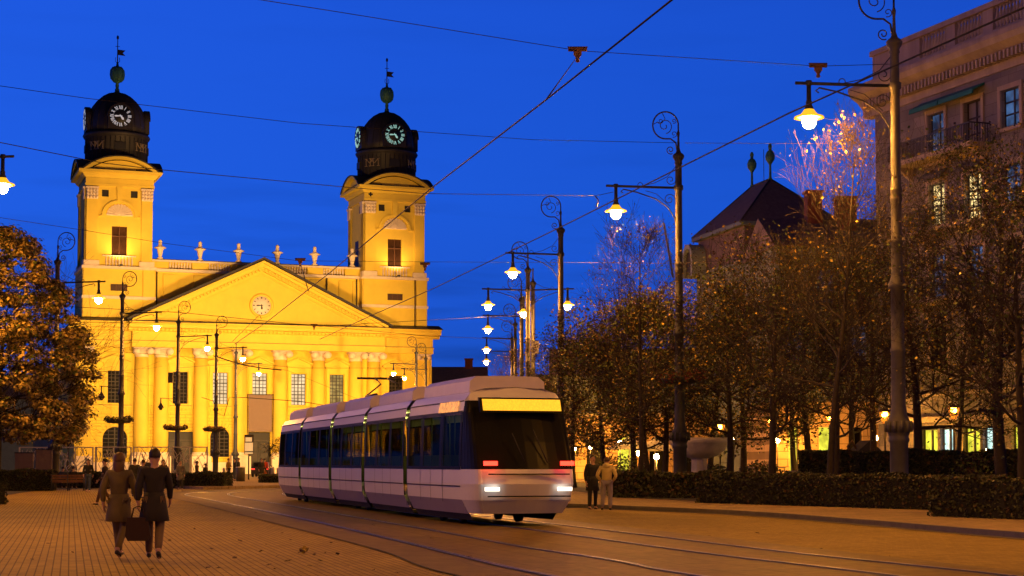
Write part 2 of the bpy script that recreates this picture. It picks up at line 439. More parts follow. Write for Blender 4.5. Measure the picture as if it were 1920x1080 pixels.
mb = MB(); s2 = offs(sb, -0.75); ribbon(mb, sb, s2, 0.0); mb.build('tram_lane_edge_strip', mstrip, None, kind='structure')
mb = MB(); ribbon(mb, offs(sb,0.03), offs(sb,-0.012), 0.004); mb.build('tram_lane_joint', M['groove'], None, kind='structure')
for nm, ln, lab in (('A',A,'nearest rail of the left track, on the plaza side'),('B',B,'second rail of the left track, beside the lane middle'),
                    ('C',Cc,'left rail of the track the tram stands on'),('D',Dd,'right rail of the track the tram stands on')):
    g = MB(); ribbon(g, offs(ln,0.055), offs(ln,-0.17 if nm in 'BC' else -0.13), 0.004)
    r = MB()
    top = offs(ln, 0.022); bot = offs(ln, -0.022)
    n = len(ln)
    vs = [(p.x,p.y,-0.02) for p in top]+[(p.x,p.y,0.016) for p in top]+[(p.x,p.y,0.016) for p in bot]+[(p.x,p.y,-0.02) for p in bot]
    fs = []
    for i in range(n-1):
        for a in range(3): fs.append((a*n+i, a*n+i+1, (a+1)*n+i+1, (a+1)*n+i))
    r.add(vs, fs)
    # second lip of the grooved rail
    t2 = offs(ln, -0.075); b2 = offs(ln, -0.098)
    ribbon(r, t2, b2, 0.012)
    rail = r.build('tram_rail', M['steel'])
    tag(rail, 'steel grooved ' + lab, 'rail', 'tram rails in the paving')
    g.build('groove', M['groove'], rail)

# right hand pavement, kerb, lawn
kl = smoothline([(18.5,8,0),(14.2,19,0),(10.2,34,0),(8.5,42.2,0),(6.6,49.5,0),(3.4,55.8,0),(-0.2,62,0),(-2.8,72,0),(-4.2,84,0)])
mb = MB()
far_r = [Vector((p.x+60, p.y+30, 0)) for p in kl]
ribbon(mb, offs(kl,-0.16), far_r, 0.10); mb.build('pavement', mwalk, None, kind='structure')
mb = MB(); n = len(kl); k2 = offs(kl, -0.16)
mb.add([(p.x,p.y,-0.03) for p in kl]+[(p.x,p.y,0.12) for p in kl]+[(p.x,p.y,0.12) for p in k2]+[(p.x,p.y,0.05) for p in k2],
       [(a*n+i, a*n+i+1,(a+1)*n+i+1,(a+1)*n+i) for a in range(3) for i in range(n-1)])
mb.build('kerb', M['kerb'], None, kind='structure')
# gutter band of dark sett along the kerb foot
mb = MB(); ribbon(mb, offs(kl,0.28), offs(kl,0.0), 0.002); mb.build('gutter', mat('dark_gutter_setts',(0.07,0.055,0.05),0.7,var=0.3,scale=5), None, kind='structure')
sheet('lawn', [(4.4,69.4),(7.0,62.2),(12.2,53),(14.5,45.6),(60,40),(60,120),(0,120)], 0.115, mgrass)
sheet('left_lawn', [(-19.8,58.5),(-26.4,95.5),(-24,100),(-70,128),(-70,58)], 0.0, mgrass)
# ================================================================== LEAVES / HEDGES
def leafquads(mb, c, r, n, size, mis, rnd, flat=1.0):
    for _ in range(n):
        while True:
            p = Vector((rnd.uniform(-1,1), rnd.uniform(-1,1), rnd.uniform(-1,1)))
            if p.length <= 1: break
        q = Vector((c[0]+p.x*r, c[1]+p.y*r, c[2]+p.z*r*flat))
        a = Vector((rnd.gauss(0,1), rnd.gauss(0,1), rnd.gauss(0,0.6))).normalized()
        b = a.orthogonal().normalized(); b.rotate(Quaternion(a, rnd.uniform(0,6.28)))
        s = size * rnd.uniform(0.6,1.3)
        mb.add([q-a*s*0.5, q+b*s*0.3, q+a*s*0.5, q-b*s*0.3], [(0,1,2,3)], rnd.choice(mis))
def hedge(p0, p1, depth, h, label, name='hedge', z0=0.11, n=None, size=0.10, group=None, mats=None):
    rnd = random.Random(int(abs(p0[0]*100+p0[1]*7)))
    p0 = Vector((p0[0],p0[1],0)); p1 = Vector((p1[0],p1[1],0)); L = (p1-p0).length
    ang = math.atan2(p1.y-p0.y, p1.x-p0.x)
    root = thing(name, label, name, (p0.x,p0.y,z0), ang, group)
    core = MB()
    nx = max(4,int(L/0.5)); nz = 4
    # bumpy core box
    def P(x,y,z): 
        j = 0.05
        return (x+rnd.uniform(-j,j), y+rnd.uniform(-j,j), z+rnd.uniform(-j,j))
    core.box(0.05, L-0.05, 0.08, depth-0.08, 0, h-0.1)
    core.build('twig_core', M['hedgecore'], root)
    lf = MB(); n = n or int((L*h*2+L*depth)*230)
    n = min(n, 26000)
    for _ in range(n):
        f = rnd.random(); A1 = L*h; A2 = L*depth; A3 = depth*h
        t = f*(A1+A2+2*A3+0.4*A1)
        wob = 0.05*math.sin(3.1*_)  
        if t < A1: q = Vector((rnd.uniform(0,L), rnd.uniform(-0.02,0.10), rnd.uniform(0,h)))
        elif t < A1+A2: q = Vector((rnd.uniform(0,L), rnd.uniform(0,depth), h-rnd.uniform(0,0.12)))
        elif t < A1+A2+A3: q = Vector((rnd.uniform(0,0.1), rnd.uniform(0,depth), rnd.uniform(0,h)))
        elif t < A1+A2+2*A3: q = Vector((L-rnd.uniform(0,0.1), rnd.uniform(0,depth), rnd.uniform(0,h)))
        else: q = Vector((rnd.uniform(0,L), depth-rnd.uniform(0,0.1), rnd.uniform(0,h)))
        bul = 0.05*math.sin(q.x*1.7)+0.04*math.sin(q.x*4.3+1)
        q.z += bul*(q.z/h); q.y -= bul*0.6
        a = Vector((rnd.gauss(0,1), rnd.gauss(0,1), rnd.gauss(0,1))).normalized(); b = a.orthogonal().normalized()
        s = size*rnd.uniform(0.5,1.3)
        lf.add([q-a*s*0.5, q+b*s*0.35, q+a*s*0.5, q-b*s*0.35],[(0,1,2,3)], 0 if rnd.random()<0.85 else 1)
    lf.build('leaves', mats or [M['leaf_h'],M['leaf_b']], root)
    return root
hedge((6.48,60.2),(12.6,50.6), 1.3, 1.02, 'long clipped dark hedge in the middle, behind the kerb')
hedge((10.95,45.1),(16.5,36.0), 1.3, 1.02, 'nearest clipped hedge at the right edge of the photo')
hedge((3.9,69.5),(8.2,66.5), 1.6, 1.0, 'loose spreading low hedge beside the two standing people by the kerb', size=0.16)
hedge((11.3,67.5),(19.5,62.5), 1.2, 1.85, 'taller hedge behind the big street lamp on the right', z0=0.11, size=0.14)
hedge((-27.5,92.5),(-26.0,97.0), 1.2, 0.1, 'thin strip of ground ivy under the left linden tree', name='ground_ivy', z0=0)
hedge((-31.0,92.5),(-25.0,93.0), 1.4, 1.12, 'square clipped hedge under the big linden tree on the left', z0=0, size=0.13)
hedge((-25.0,63.5),(-18.9,61.0), 1.4, 0.82, 'low hedge at the left edge of the plaza, nearest on that side', z0=0)
hedge((-30.0,104.0),(-17.0,101.0), 1.4, 0.92, 'long low dark hedge behind the walking people and the bench', z0=0, size=0.14)
hedge((-17.4,118.0),(-13.5,119.0), 1.2, 0.7, 'short low hedge beside the litter bin at the tram stop', z0=0, size=0.14)
# the far edge of the plaza: tram stop island with kerb
mb = MB()
isl = [(-17.6,97.5),(-14.5,103.5),(-9.0,112),(-3,118),(8,124),(4,150),(-26,150),(-26,112)]
mb.prism(isl, -0.03, 0.14, ax='z'); mb.build('stop_island', mwalk, None, kind='structure')
# ================================================================== FALLEN LEAVES
rnd = random.Random(5)
lfm = MB(); lfm.add([(-0.09,0,0.012),(-0.02,0.055,0.03),(0.03,0.04,0.02),(0.10,0,0.035),(0.03,-0.05,0.015),(-0.04,-0.04,0.03)], [(0,1,2,3,4,5)])
leafme = lfm.mesh('fallen_leaf', mat('brown_fallen_leaf', (0.07,0.035,0.015), 0.8))
first = None
pxs = [(390,1066),(437,993),(560,1037),(575,1030),(590,1041),(610,1037),(566,1036),(540,1053),(505,1060),(440,1047),(412,1041),(365,992),(352,1004),(340,972),(356,962),(395,1030),(350,1027),(318,1014),(136,1036),(170,1074),(190,976),(480,962),(470,978),(455,1001),(430,1000),(515,1067),(530,1000),(600,1052),(633,1040),(650,1062),(700,1070),(620,1018),(500,1022),(450,1015),(300,985),(260,1010),(90,1020),(60,1050),(745,1075),(285,1068),(520,1044),(410,1066),(330,1040),(545,1013),(490,1034),(580,1062),(1260,985),(1330,1005),(1540,1030),(1420,1000),(1668,1043),(1572,1050),(640,960),(810,1010),(700,985),(880,1045)]
for i,(px,py) in enumerate(pxs):
    p = gr(px,py); o = put(leafme,'fallen_leaf') if first is None else first.copy()
    if first is None: first = o
    else: COL.objects.link(o)
    o.location = (p.x,p.y,0.0); o.rotation_euler = (rnd.uniform(-.3,.3),rnd.uniform(-.3,.3),rnd.uniform(0,6.28))
    s = rnd.uniform(0.28,0.75); o.scale = (s,s,s)
    tag(o,'single dry brown leaf lying flat on the paving','fallen leaf','dry leaves scattered over the paving')
lc = MB(); leafquads(lc,(0,0,0.04),0.10,16,0.09,[0,1],random.Random(3),0.5)
o = lc.build('leaf_pile',[M['leaf_b'],M['leaf_y']]); o.location = gr(570,1036); tag(o,'small curled clump of brown leaves on the plaza','leaf clump')
# ================================================================== CHURCH
CPHI = R(20)
CO = at(481,880,233); CO.z = 0
U0 = 0.35
ch = thing('church', 'floodlit yellow church with two clock towers and a columned pediment front', 'church', CO, CPHI)
# local frame: x along the front, -y towards the camera, z up
def L(u): return u + U0
WIN = [-19.35,-10.8,-5.4,0,5.4,10.8,19.35]
holes = []
for u in WIN:
    z0 = 10.8 if u == 0 else 9.45
    holes.append((L(u)-1.0, L(u)+1.0, z0, 13.75))
lower = {-19.35:('arch',2.2,1.6),-10.8:('door',0,1.85),-5.4:('arch',2.3,1.3),0:('door',0,1.5),5.4:('arch',2.3,1.3),10.8:('door',0,1.85),19.35:('arch',2.2,1.6)}
for u,(k,zz,hw) in lower.items():
    holes.append((L(u)-hw, L(u)+hw, max(zz,0.02), 6.3 if k=='arch' else 5.7))
mb = MB()
mb.wall(-24.6+U0, 24.6+U0, 0, 20.3, holes, y=0, depth=0.45)
# side walls, back, flat top
mb.box(-24.6+U0, 24.6+U0, 0.6, 22, 0, 20.29)
mb.box(-24.6+U0, -24.55+U0, 0.0, 0.6, 0, 20.3); mb.box(24.55+U0, 24.6+U0, 0.0, 0.6, 0, 20.3)
# spandrels of the arched openings
for u,(k,zz,hw) in lower.items():
    if k != 'arch': continue
    n = 8; r = hw
    for sgn in (-1,1):
        poly = [(L(u)+sgn*r, 6.3)]
        for i in range(n+1):
            t = (PI/2)*i/n
            poly.append((L(u)+sgn*r*math.cos(t), 6.3-r+r*math.sin(t)))
        if sgn < 0: poly = poly[::-1]
        mb.prism(poly, -0.002, 0.3)
wall = mb.build('wall', M['plaster'], ch)
# side nave block behind and roof
mb = MB(); mb.box(-13+U0,13+U0,22,40,0,20); mb.build('rear_wing', M['yellow'], ch)
mb = MB(); mb.prism([(-24.8+U0,20.3),(24.8+U0,20.3),(20+U0,22.5),(-20+U0,22.5)],8,22); mb.build('rear_roof', M['lead'], ch)
# plinth
mb = MB()
mb.box(-24.9+U0,-1.75+U0-10.9+0.0,-0.28,0.0,0,1.6)
for a,b in ((-8.9,-1.7),(1.7,8.9)): mb.box(L(a),L(b),-0.28,0.0,0,1.6)
mb.box(L(12.7),24.9+U0,-0.28,0.0,0,1.6)
mb.build('plinth', M['trim'], ch)
# string course with dentil band
mb = MB(); COLS = [-16.0,-13.4,-8.1,-2.75,2.75,8.1,13.4,16.0]
segs = [(-24.6,-17.2),(-14.8+0.1,-14.55),(-12.2,-9.3),(-6.9,-3.9),(-1.6,1.6),(3.9,6.9),(9.3,12.2),(17.2,24.6)]
for a,b in segs:
    mb.box(L(a),L(b),-0.22,0.0,8.9,9.15,0)
    mb.box(L(a),L(b),-0.12,0.0,8.35,8.5,0)
    x = a+0.2
    while x < b-0.3:
        mb.box(L(x),L(x+0.22),-0.17,-0.001,8.55,8.8,0); x += 0.5
mb.build('string_course', M['yellow'], ch)
mb = MB()
for a,b in segs: mb.box(L(a),L(b),-0.26,0.0,9.152,9.2)
mb.build('string_course_flashing', M['lead'], ch)
# columns
for u in COLS:
    c = thing('column_anchor','','') if False else None
    mb = MB()
    prof = [(1.0,2.95),(1.01,5),(0.99,8),(0.94,12),(0.87,15.6)]
    mb.lathe(prof, 20, (L(u),-0.35,0))
    shaft = mb.build('column', M['yellow'], ch)
    mb = MB(); mb.box(L(u)-1.3,L(u)+1.3,-1.65,0,0,2.4); mb.lathe([(1.25,2.4),(1.3,2.52),(1.25,2.65),(1.1,2.72),(1.15,2.84),(1.02,2.95)],20,(L(u),-0.35,0))
    mb.build('column_base', M['trim'], shaft)
    mb = MB()
    mb.lathe([(0.87,15.6),(0.95,15.68),(0.88,15.8),(0.9,16.2),(1.05,16.4)],20,(L(u),-0.35,0))
    for sg in (-1,1):
        T = Matrix.Translation((L(u)+sg*0.88,-1.32,16.28)) @ Matrix.Rotation(R(-90),4,'X')
        mb.T = T; mb.lathe([(0.0,0.12),(0.12,0.1),(0.13,0.0),(0.25,0.02),(0.26,0.08),(0.40,0.08),(0.42,0.0),(0.42,-1.3)],14)
        mb.T = None
    mb.box(L(u)-0.95,L(u)+0.95,-1.38,0,16.35,16.62)
    mb.box(L(u)-1.22,L(u)+1.22,-1.5,0,16.64,16.85)
    mb.build('capital', M['trim'], shaft)
# corner pilasters with small ionic capitals
for u in (-23.3,-18.0+0.6,17.4,23.3):
    if abs(u) < 18: continue
    mb = MB(); mb.box(L(u)-0.85,L(u)+0.85,-0.3,0,2.4,16.0); p = mb.build('pilaster', M['yellow'], ch)
    mb = MB(); mb.box(L(u)-1.0,L(u)+1.0,-0.45,0,16.002,16.2); mb.box(L(u)-1.1,L(u)+1.1,-0.5,0,16.55,16.85)
    for sg in (-1,1):
        mb.T = Matrix.Translation((L(u)+sg*0.75,-0.38,16.38)) @ Matrix.Rotation(R(-90),4,'X')
        mb.lathe([(0,0.1),(0.34,0.1),(0.36,-0.3)],12); mb.T=None
    mb.build('capital', M['trim'], p)
    mb = MB(); mb.box(L(u)-1.05,L(u)+1.05,-0.5,0,1.65,2.4); mb.build('pilaster_base', M['trim'], p)
# entablature
mb = MB()
def band(mb,u0,u1,y,z0,z1,mi=0): mb.box(L(u0),L(u1),y,0.3,z0,z1,mi)
band(mb,-17.4,17.4,-1.25,16.9,17.55); band(mb,-17.45,17.45,-1.32,17.55,17.75); band(mb,-17.35,17.35,-1.18,17.75,19.0)
band(mb,-24.7,-17.4,-0.42,16.9,17.55); band(mb,17.4,24.7,-0.42,16.9,17.55)
band(mb,-24.75,-17.45,-0.5,17.55,17.75); band(mb,17.45,24.75,-0.5,17.55,17.75)
band(mb,-24.65,-17.4,-0.36,17.75,19.0); band(mb,17.4,24.65,-0.36,17.75,19.0)
mb.build('entablature', M['yellow'], ch)
mb = MB(); band(mb,-17.5,17.5,-1.36,17.752,17.80); band(mb,-24.8,-17.5,-0.54,17.752,17.8); band(mb,17.5,24.8,-0.54,17.752,17.8)
mb.build('architrave_flashing', M['lead'], ch)
mb = MB()
def cornprof(y0): return [(y0,19.0),(y0-0.25,19.2),(y0-0.3,19.45),(y0-0.85,19.5),(y0-0.9,19.85),(y0-1.15,20.1),(y0-1.2,20.25),(0.3,20.25),(0.3,19.0)]
def cornice(mb, poly, u0, u1, mi=0): mb.prism(poly, L(u0), L(u1), mi, ax='x')
cornice(mb, cornprof(-1.2), -17.9, 17.9)
cornice(mb, cornprof(-0.4), -25.6, -17.905); cornice(mb, cornprof(-0.4), 17.905, 25.6)
x = -17.2
while x < 17.2: mb.box(L(x),L(x)+0.26,-1.75,-1.2,19.1,19.42); x += 0.52
mb.build('cornice', M['yellow'], ch)
mb = MB()
mb.prism([(-2.45,20.252),(-2.45,20.33),(0.0,20.62),(0.0,20.252)], L(-18.0), L(18.0), ax='x')
for a,b in ((-25.75,-18.01),(18.01,25.75)):
    mb.prism([(-1.65,20.252),(-1.65,20.33),(0.3,20.95),(0.3,20.252)], L(a), L(b), ax='x')
mb.build('cornice_flashing', M['lead'], ch)
# pediment
AP = 29.0; HB = 17.6
mb = MB()
mb.prism([(L(-HB+0.8),20.4),(L(HB-0.8),20.4),(L(0),AP-0.55)], -0.95, -0.1)
# raking cornice: two stepped mouldings each side + dentils
sl = math.atan2(AP-20.35, HB)
for sg in (-1,1):
    a = Vector((L(sg*HB),0,20.55)); b = Vector((L(0),0,AP))
    d = (b-a).normalized(); nrm = Vector((-d.z*sg if sg<0 else -d.z,0,d.x if sg>0 else d.x)); nrm = Vector((-d.z,0,d.x)) if d.x>0 else Vector((d.z,0,-d.x))
    def pb(off, th, y0, y1, mi, e0=0.0, e1=0.0):
        p = a - nrm*off; q = b - nrm*off
        # extend to centre line
        k = (L(0)-p.x)/d.x; q = p + d*k
        p = p + d*e0
        p2 = p - nrm*th; k2 = (L(0)-p2.x)/d.x; q2 = p2 + d*k2
        poly = [(p.x,p.z),(q.x,q.z),(q2.x,q2.z),(p2.x,p2.z)]
        if sg > 0: poly = poly[::-1]
        mb.prism(poly, y0, y1, mi)
    pb(0.0,0.35,-2.35,-0.1,0); pb(0.35,0.4,-1.9,-0.1,0,0.6); pb(0.75,0.45,-1.45,-0.1,0,1.2); pb(1.55,0.12,-1.08,-0.1,0,2.6)
    Ln = HB/math.cos(sl); s = 3.0
    while s < Ln-0.8:
        c0 = a + d*s - nrm*0.95
        mb.bar(c0+Vector((0,-1.55,0)), c0+Vector((0,-1.78,0)), 0.28, 0.34, 0, up=nrm)
        c1 = a + d*s - nrm*0.93
        s += 0.52
ped = mb.build('pediment', M['yellow'], ch)
mb = MB()
for sg in (-1,1):
    a = Vector((L(sg*(HB+0.5)),0,20.38)); b = Vector((L(0),0,AP+0.13))
    d = (b-a).normalized(); nrm = Vector((-d.z,0,d.x)) if d.x>0 else Vector((d.z,0,-d.x))
    p2 = a+nrm*0.30; k = (L(0)-p2.x)/d.x; q2 = p2+d*k
    poly = [(a.x,a.z),(b.x,b.z),(q2.x,q2.z),(p2.x,p2.z)]
    if sg < 0: poly = poly[::-1]
    mb.prism(poly[::-1], -2.5, 3.0)
mb.build('pediment_roof', M['lead'], ped)
def clock(parent, c, r, T, dial, num, rim=None, hands=(8.75*30, 23.5*6), roman=True, bars=False):
    # local: clock in xz plane facing -y
    base = MB(); base.T = T
    base.T = T @ Matrix.Rotation(R(90),4,'X')
    base.lathe([(0,0.06),(r,0.06),(r,-0.05)],32)
    cl = base.build('clock_face', dial, parent)
    if rim:
        b = MB(); b.T = T @ Matrix.Rotation(R(90),4,'X')
        b.lathe([(r*1.02,0.02),(r*1.04,0.18),(r*1.15,0.25),(r*1.27,0.15),(r*1.3,-0.1)],32); b.build('rim', rim, cl)
    nm = MB(); nm.T = T
    def stroke(p,q,wd): nm.bar((p[0],-0.085,p[1]),(q[0],-0.085,q[1]), 0.03, wd, up=(q[1]-p[1],0,-(q[0]-p[0])))
    RN = {1:'I',2:'II',3:'III',4:'IIII',5:'V',6:'VI',7:'VII',8:'VIII',9:'IX',10:'X',11:'XI',12:'XII'}
    for h in range(1,13):
        t = R(90 - h*30); rad = Vector((math.cos(t), math.sin(t))); tan = Vector((math.sin(t), -math.cos(t)))
        r0, r1 = (0.64*r, 0.97*r) if not bars else (0.74*r, 0.92*r)
        if bars:
            stroke(rad*r0, rad*r1, 0.075*r if h%3 else 0.11*r); continue
        s = RN[h]; wds = {'I':0.085,'V':0.2,'X':0.2}; tot = sum(wds[c]*r for c in s); x = -tot/2
        for c in s:
            wq = wds[c]*r; m = x+wq/2
            if c == 'I': stroke(rad*r0+tan*m, rad*r1+tan*m, 0.05*r)
            if c == 'V':
                stroke(rad*r1+tan*(m-wq*0.4), rad*r0+tan*m, 0.06*r); stroke(rad*r1+tan*(m+wq*0.4), rad*r0+tan*m, 0.03*r)
            if c == 'X':
                stroke(rad*r1+tan*(m-wq*0.4), rad*r0+tan*(m+wq*0.4), 0.06*r); stroke(rad*r1+tan*(m+wq*0.4), rad*r0+tan*(m-wq*0.4), 0.03*r)
            x += wq
    nm.build('numerals', num, cl)
    hd = MB(); hd.T = T
    for ang, ln, wd in ((hands[0],0.62*r,0.07*r),(hands[1],0.45*r,0.1*r)):
        t = R(90-ang); v = Vector((math.cos(t),math.sin(t))); p = v*(-0.15*r); q = v*ln; tn = Vector((-v.y,v.x))
        hd.add([(p.x-tn.x*wd*.3,-0.13,p.y-tn.y*wd*.3),(p.x+tn.x*wd*.3,-0.13,p.y+tn.y*wd*.3),((v*ln*.72).x+tn.x*wd*1.1,-0.13,(v*ln*.72).y+tn.y*wd*1.1),(q.x,-0.13,q.y),((v*ln*.72).x-tn.x*wd*1.1,-0.13,(v*ln*.72).y-tn.y*wd*1.1)],[(0,1,2,3,4)])
    hd.build('hands', num, cl)
    return cl
clock(ped, None, 1.28, Matrix.Translation((L(-0.05),-1.02,22.95)), M['whitedial'], M['frame'], rim=M['yellow'], hands=(270,177), bars=True)
# pediment-topped upper windows
def muntins(mb, x0,x1,z0,z1,y,nx,nz,th=0.07,bold=0.13):
    for i in range(nx+1):
        x = x0+(x1-x0)*i/nx; t = bold if i in (0,nx) or (nx%2==0 and i==nx//2) else th
        mb.box(x-t/2,x+t/2,y-0.06,y,z0,z1)
    for j in range(nz+1):
        z = z0+(z1-z0)*j/nz; t = bold if j in (0,nz) or j==nz*2//3 or j==nz//3 else th
        mb.box(x0,x1,y-0.055,y-0.005,z-t/2,z+t/2)
litm = {-19.35:'glassdark',-10.8:'glassdark',-5.4:'glasslit',0:'glasslit',5.4:'glasslit',10.8:'glassdim',19.35:'glassdark'}
for u in WIN:
    z0 = 10.8 if u == 0 else 9.45
    mb = MB(); mb.box(L(u)-1.0,L(u)+1.0,0.36,0.44,z0,13.75)
    wn = mb.build('window', M[litm[u]], ch)
    mb = MB(); muntins(mb,L(u)-1.0,L(u)+1.0,z0,13.75,0.35,4,9 if u else 6)
    mb.build('muntins', M['frame'], wn)
    mb = MB()
    # surround and pediment
    for sg in (-1,1): mb.box(L(u)+sg*1.28-0.2,L(u)+sg*1.28+0.2,-0.14,0,9.25,14.6)
    mb.box(L(u)-1.08,L(u)+1.08,-0.12,0,13.85,14.6); mb.box(L(u)-1.6,L(u)+1.6,-0.32,0,14.62,14.85)
    mb.prism([(L(u)-1.9,14.87),(L(u)+1.9,14.87),(L(u)+1.9,15.0),(L(u),15.85),(L(u)-1.9,15.0)],-0.18,0)
    for sg in (-1,1):
        poly=[(L(u)+sg*2.05,14.9),(L(u)+sg*2.05,15.12),(L(u),16.02),(L(u),15.8)]
        if sg<0: poly=poly[::-1]
        mb.prism(poly[::-1],-0.62,0)
    mb.build('surround', M['yellow'], wn)
for u,(k,zz,hw) in lower.items():
    mb = MB(); top = 6.3 if k=='arch' else 5.7
    mb.box(L(u)-hw,L(u)+hw,0.34,0.42,max(zz,0.02),top)
    if k == 'arch':
        wn = mb.build('arched_window', M['glassdark'], ch)
        mb = MB(); muntins(mb,L(u)-hw,L(u)+hw,zz,6.25,0.33,4,8,0.08,0.15); mb.build('muntins', M['frame'], wn)
        mb = MB()
        for i in range(13):   # voussoirs
            t = PI*i/12; r0=hw+0.05; r1=hw+0.95
            c=Vector((L(u),0,6.3-hw)); dd=Vector((math.cos(t),0,math.sin(t)))
            mb.bar(c+dd*r0+Vector((0,-0.05,0)), c+dd*r1+Vector((0,-0.05,0)), 0.10, 0.30, up=(dd.z,0,-dd.x))
        mb.build('voussoirs', M['yellow'], wn)
    else:
        wn = mb.build('door', M['darkhole'], ch)
        mb = MB(); mb.box(L(u)-0.04,L(u)+0.04,0.26,0.34,0,top-1.2); mb.box(L(u)-hw,L(u)+hw,0.25,0.34,top-1.25,top-1.05)
        for sg in (-1,1):
            for q in range(3): mb.box(L(u)+sg*hw*0.5-hw*0.33,L(u)+sg*hw*0.5+hw*0.33,0.28,0.34,0.4+q*1.4,1.5+q*1.4)
        mb.build('door_panel', M['lead'], wn)
# attic behind the pediment
mb = MB(); mb.box(L(-15),L(15),1.6,3.0,20.3,27.35)
for u in (-14.2,-12.2,-8.1,-2.7,2.7,8.1,12.2,14.2): mb.box(L(u)-0.8,L(u)+0.8,1.35,1.6,20.3,27.0)
for a,b in ((-11,-9.3),(-6.9,-3.9),(9.3,11)): mb.box(L(a),L(b),1.5,1.6,24.3,26.4)
mb.build('attic_wall', M['yellow'], ch)
mb = MB(); mb.box(L(-15),L(15),1.15,3.0,27.352,27.75); mb.box(L(-15),L(15),1.22,1.6,23.3,23.65); mb.build('attic_moulding', M['trim'], ch)
def baluster_row(mb,x0,x1,y,z0,z1,n,r=0.16,mi=0):
    h = z1-z0
    for i in range(n):
        x = x0+(x1-x0)*(i+0.5)/n
        mb.lathe([(r*0.9,0),(r*0.5,h*.1),(r,h*.35),(r*.85,h*.5),(r*.45,h*.85),(r*.9,h)],8,(x,y,z0),mi)
mb = MB(); mb.box(L(-14.7),L(14.7),1.55,2.15,28.75,29.0); 
URN = [-13.4,-8.0,-2.7,2.7,8.0,13.4]
for i in range(5): baluster_row(mb,L(URN[i]+1.15),L(URN[i+1]-1.15),1.85,27.78,28.75,8)
bal = mb.build('balustrade', M['trim'], ch)
mb = MB()
for u in URN: mb.box(L(u)-1.1,L(u)+1.1,1.5,2.2,27.76,28.74)
for i in range(5): mb.box(L(URN[i]+1.1),L(URN[i+1]-1.1),2.04,2.12,27.76,28.74)
mb.build('pedestal', M['yellow'], bal)
mb = MB(); mb.box(L(-14.8),L(14.8),1.42,2.25,29.002,29.09); mb.build('balustrade_flashing', M['lead'], bal)
for u in URN:
    mb = MB(); mb.lathe([(0.45,0),(0.45,0.15),(0.22,0.3),(0.28,0.6),(0.42,1.25),(0.48,1.4),(0.80,1.5),(0.75,1.62),(0.3,1.8),(0.22,2.2),(0.28,2.45),(0.12,2.65),(0,2.66)],14,(L(u),1.85,29.09))
    mb.build('urn', M['trim'], ch)
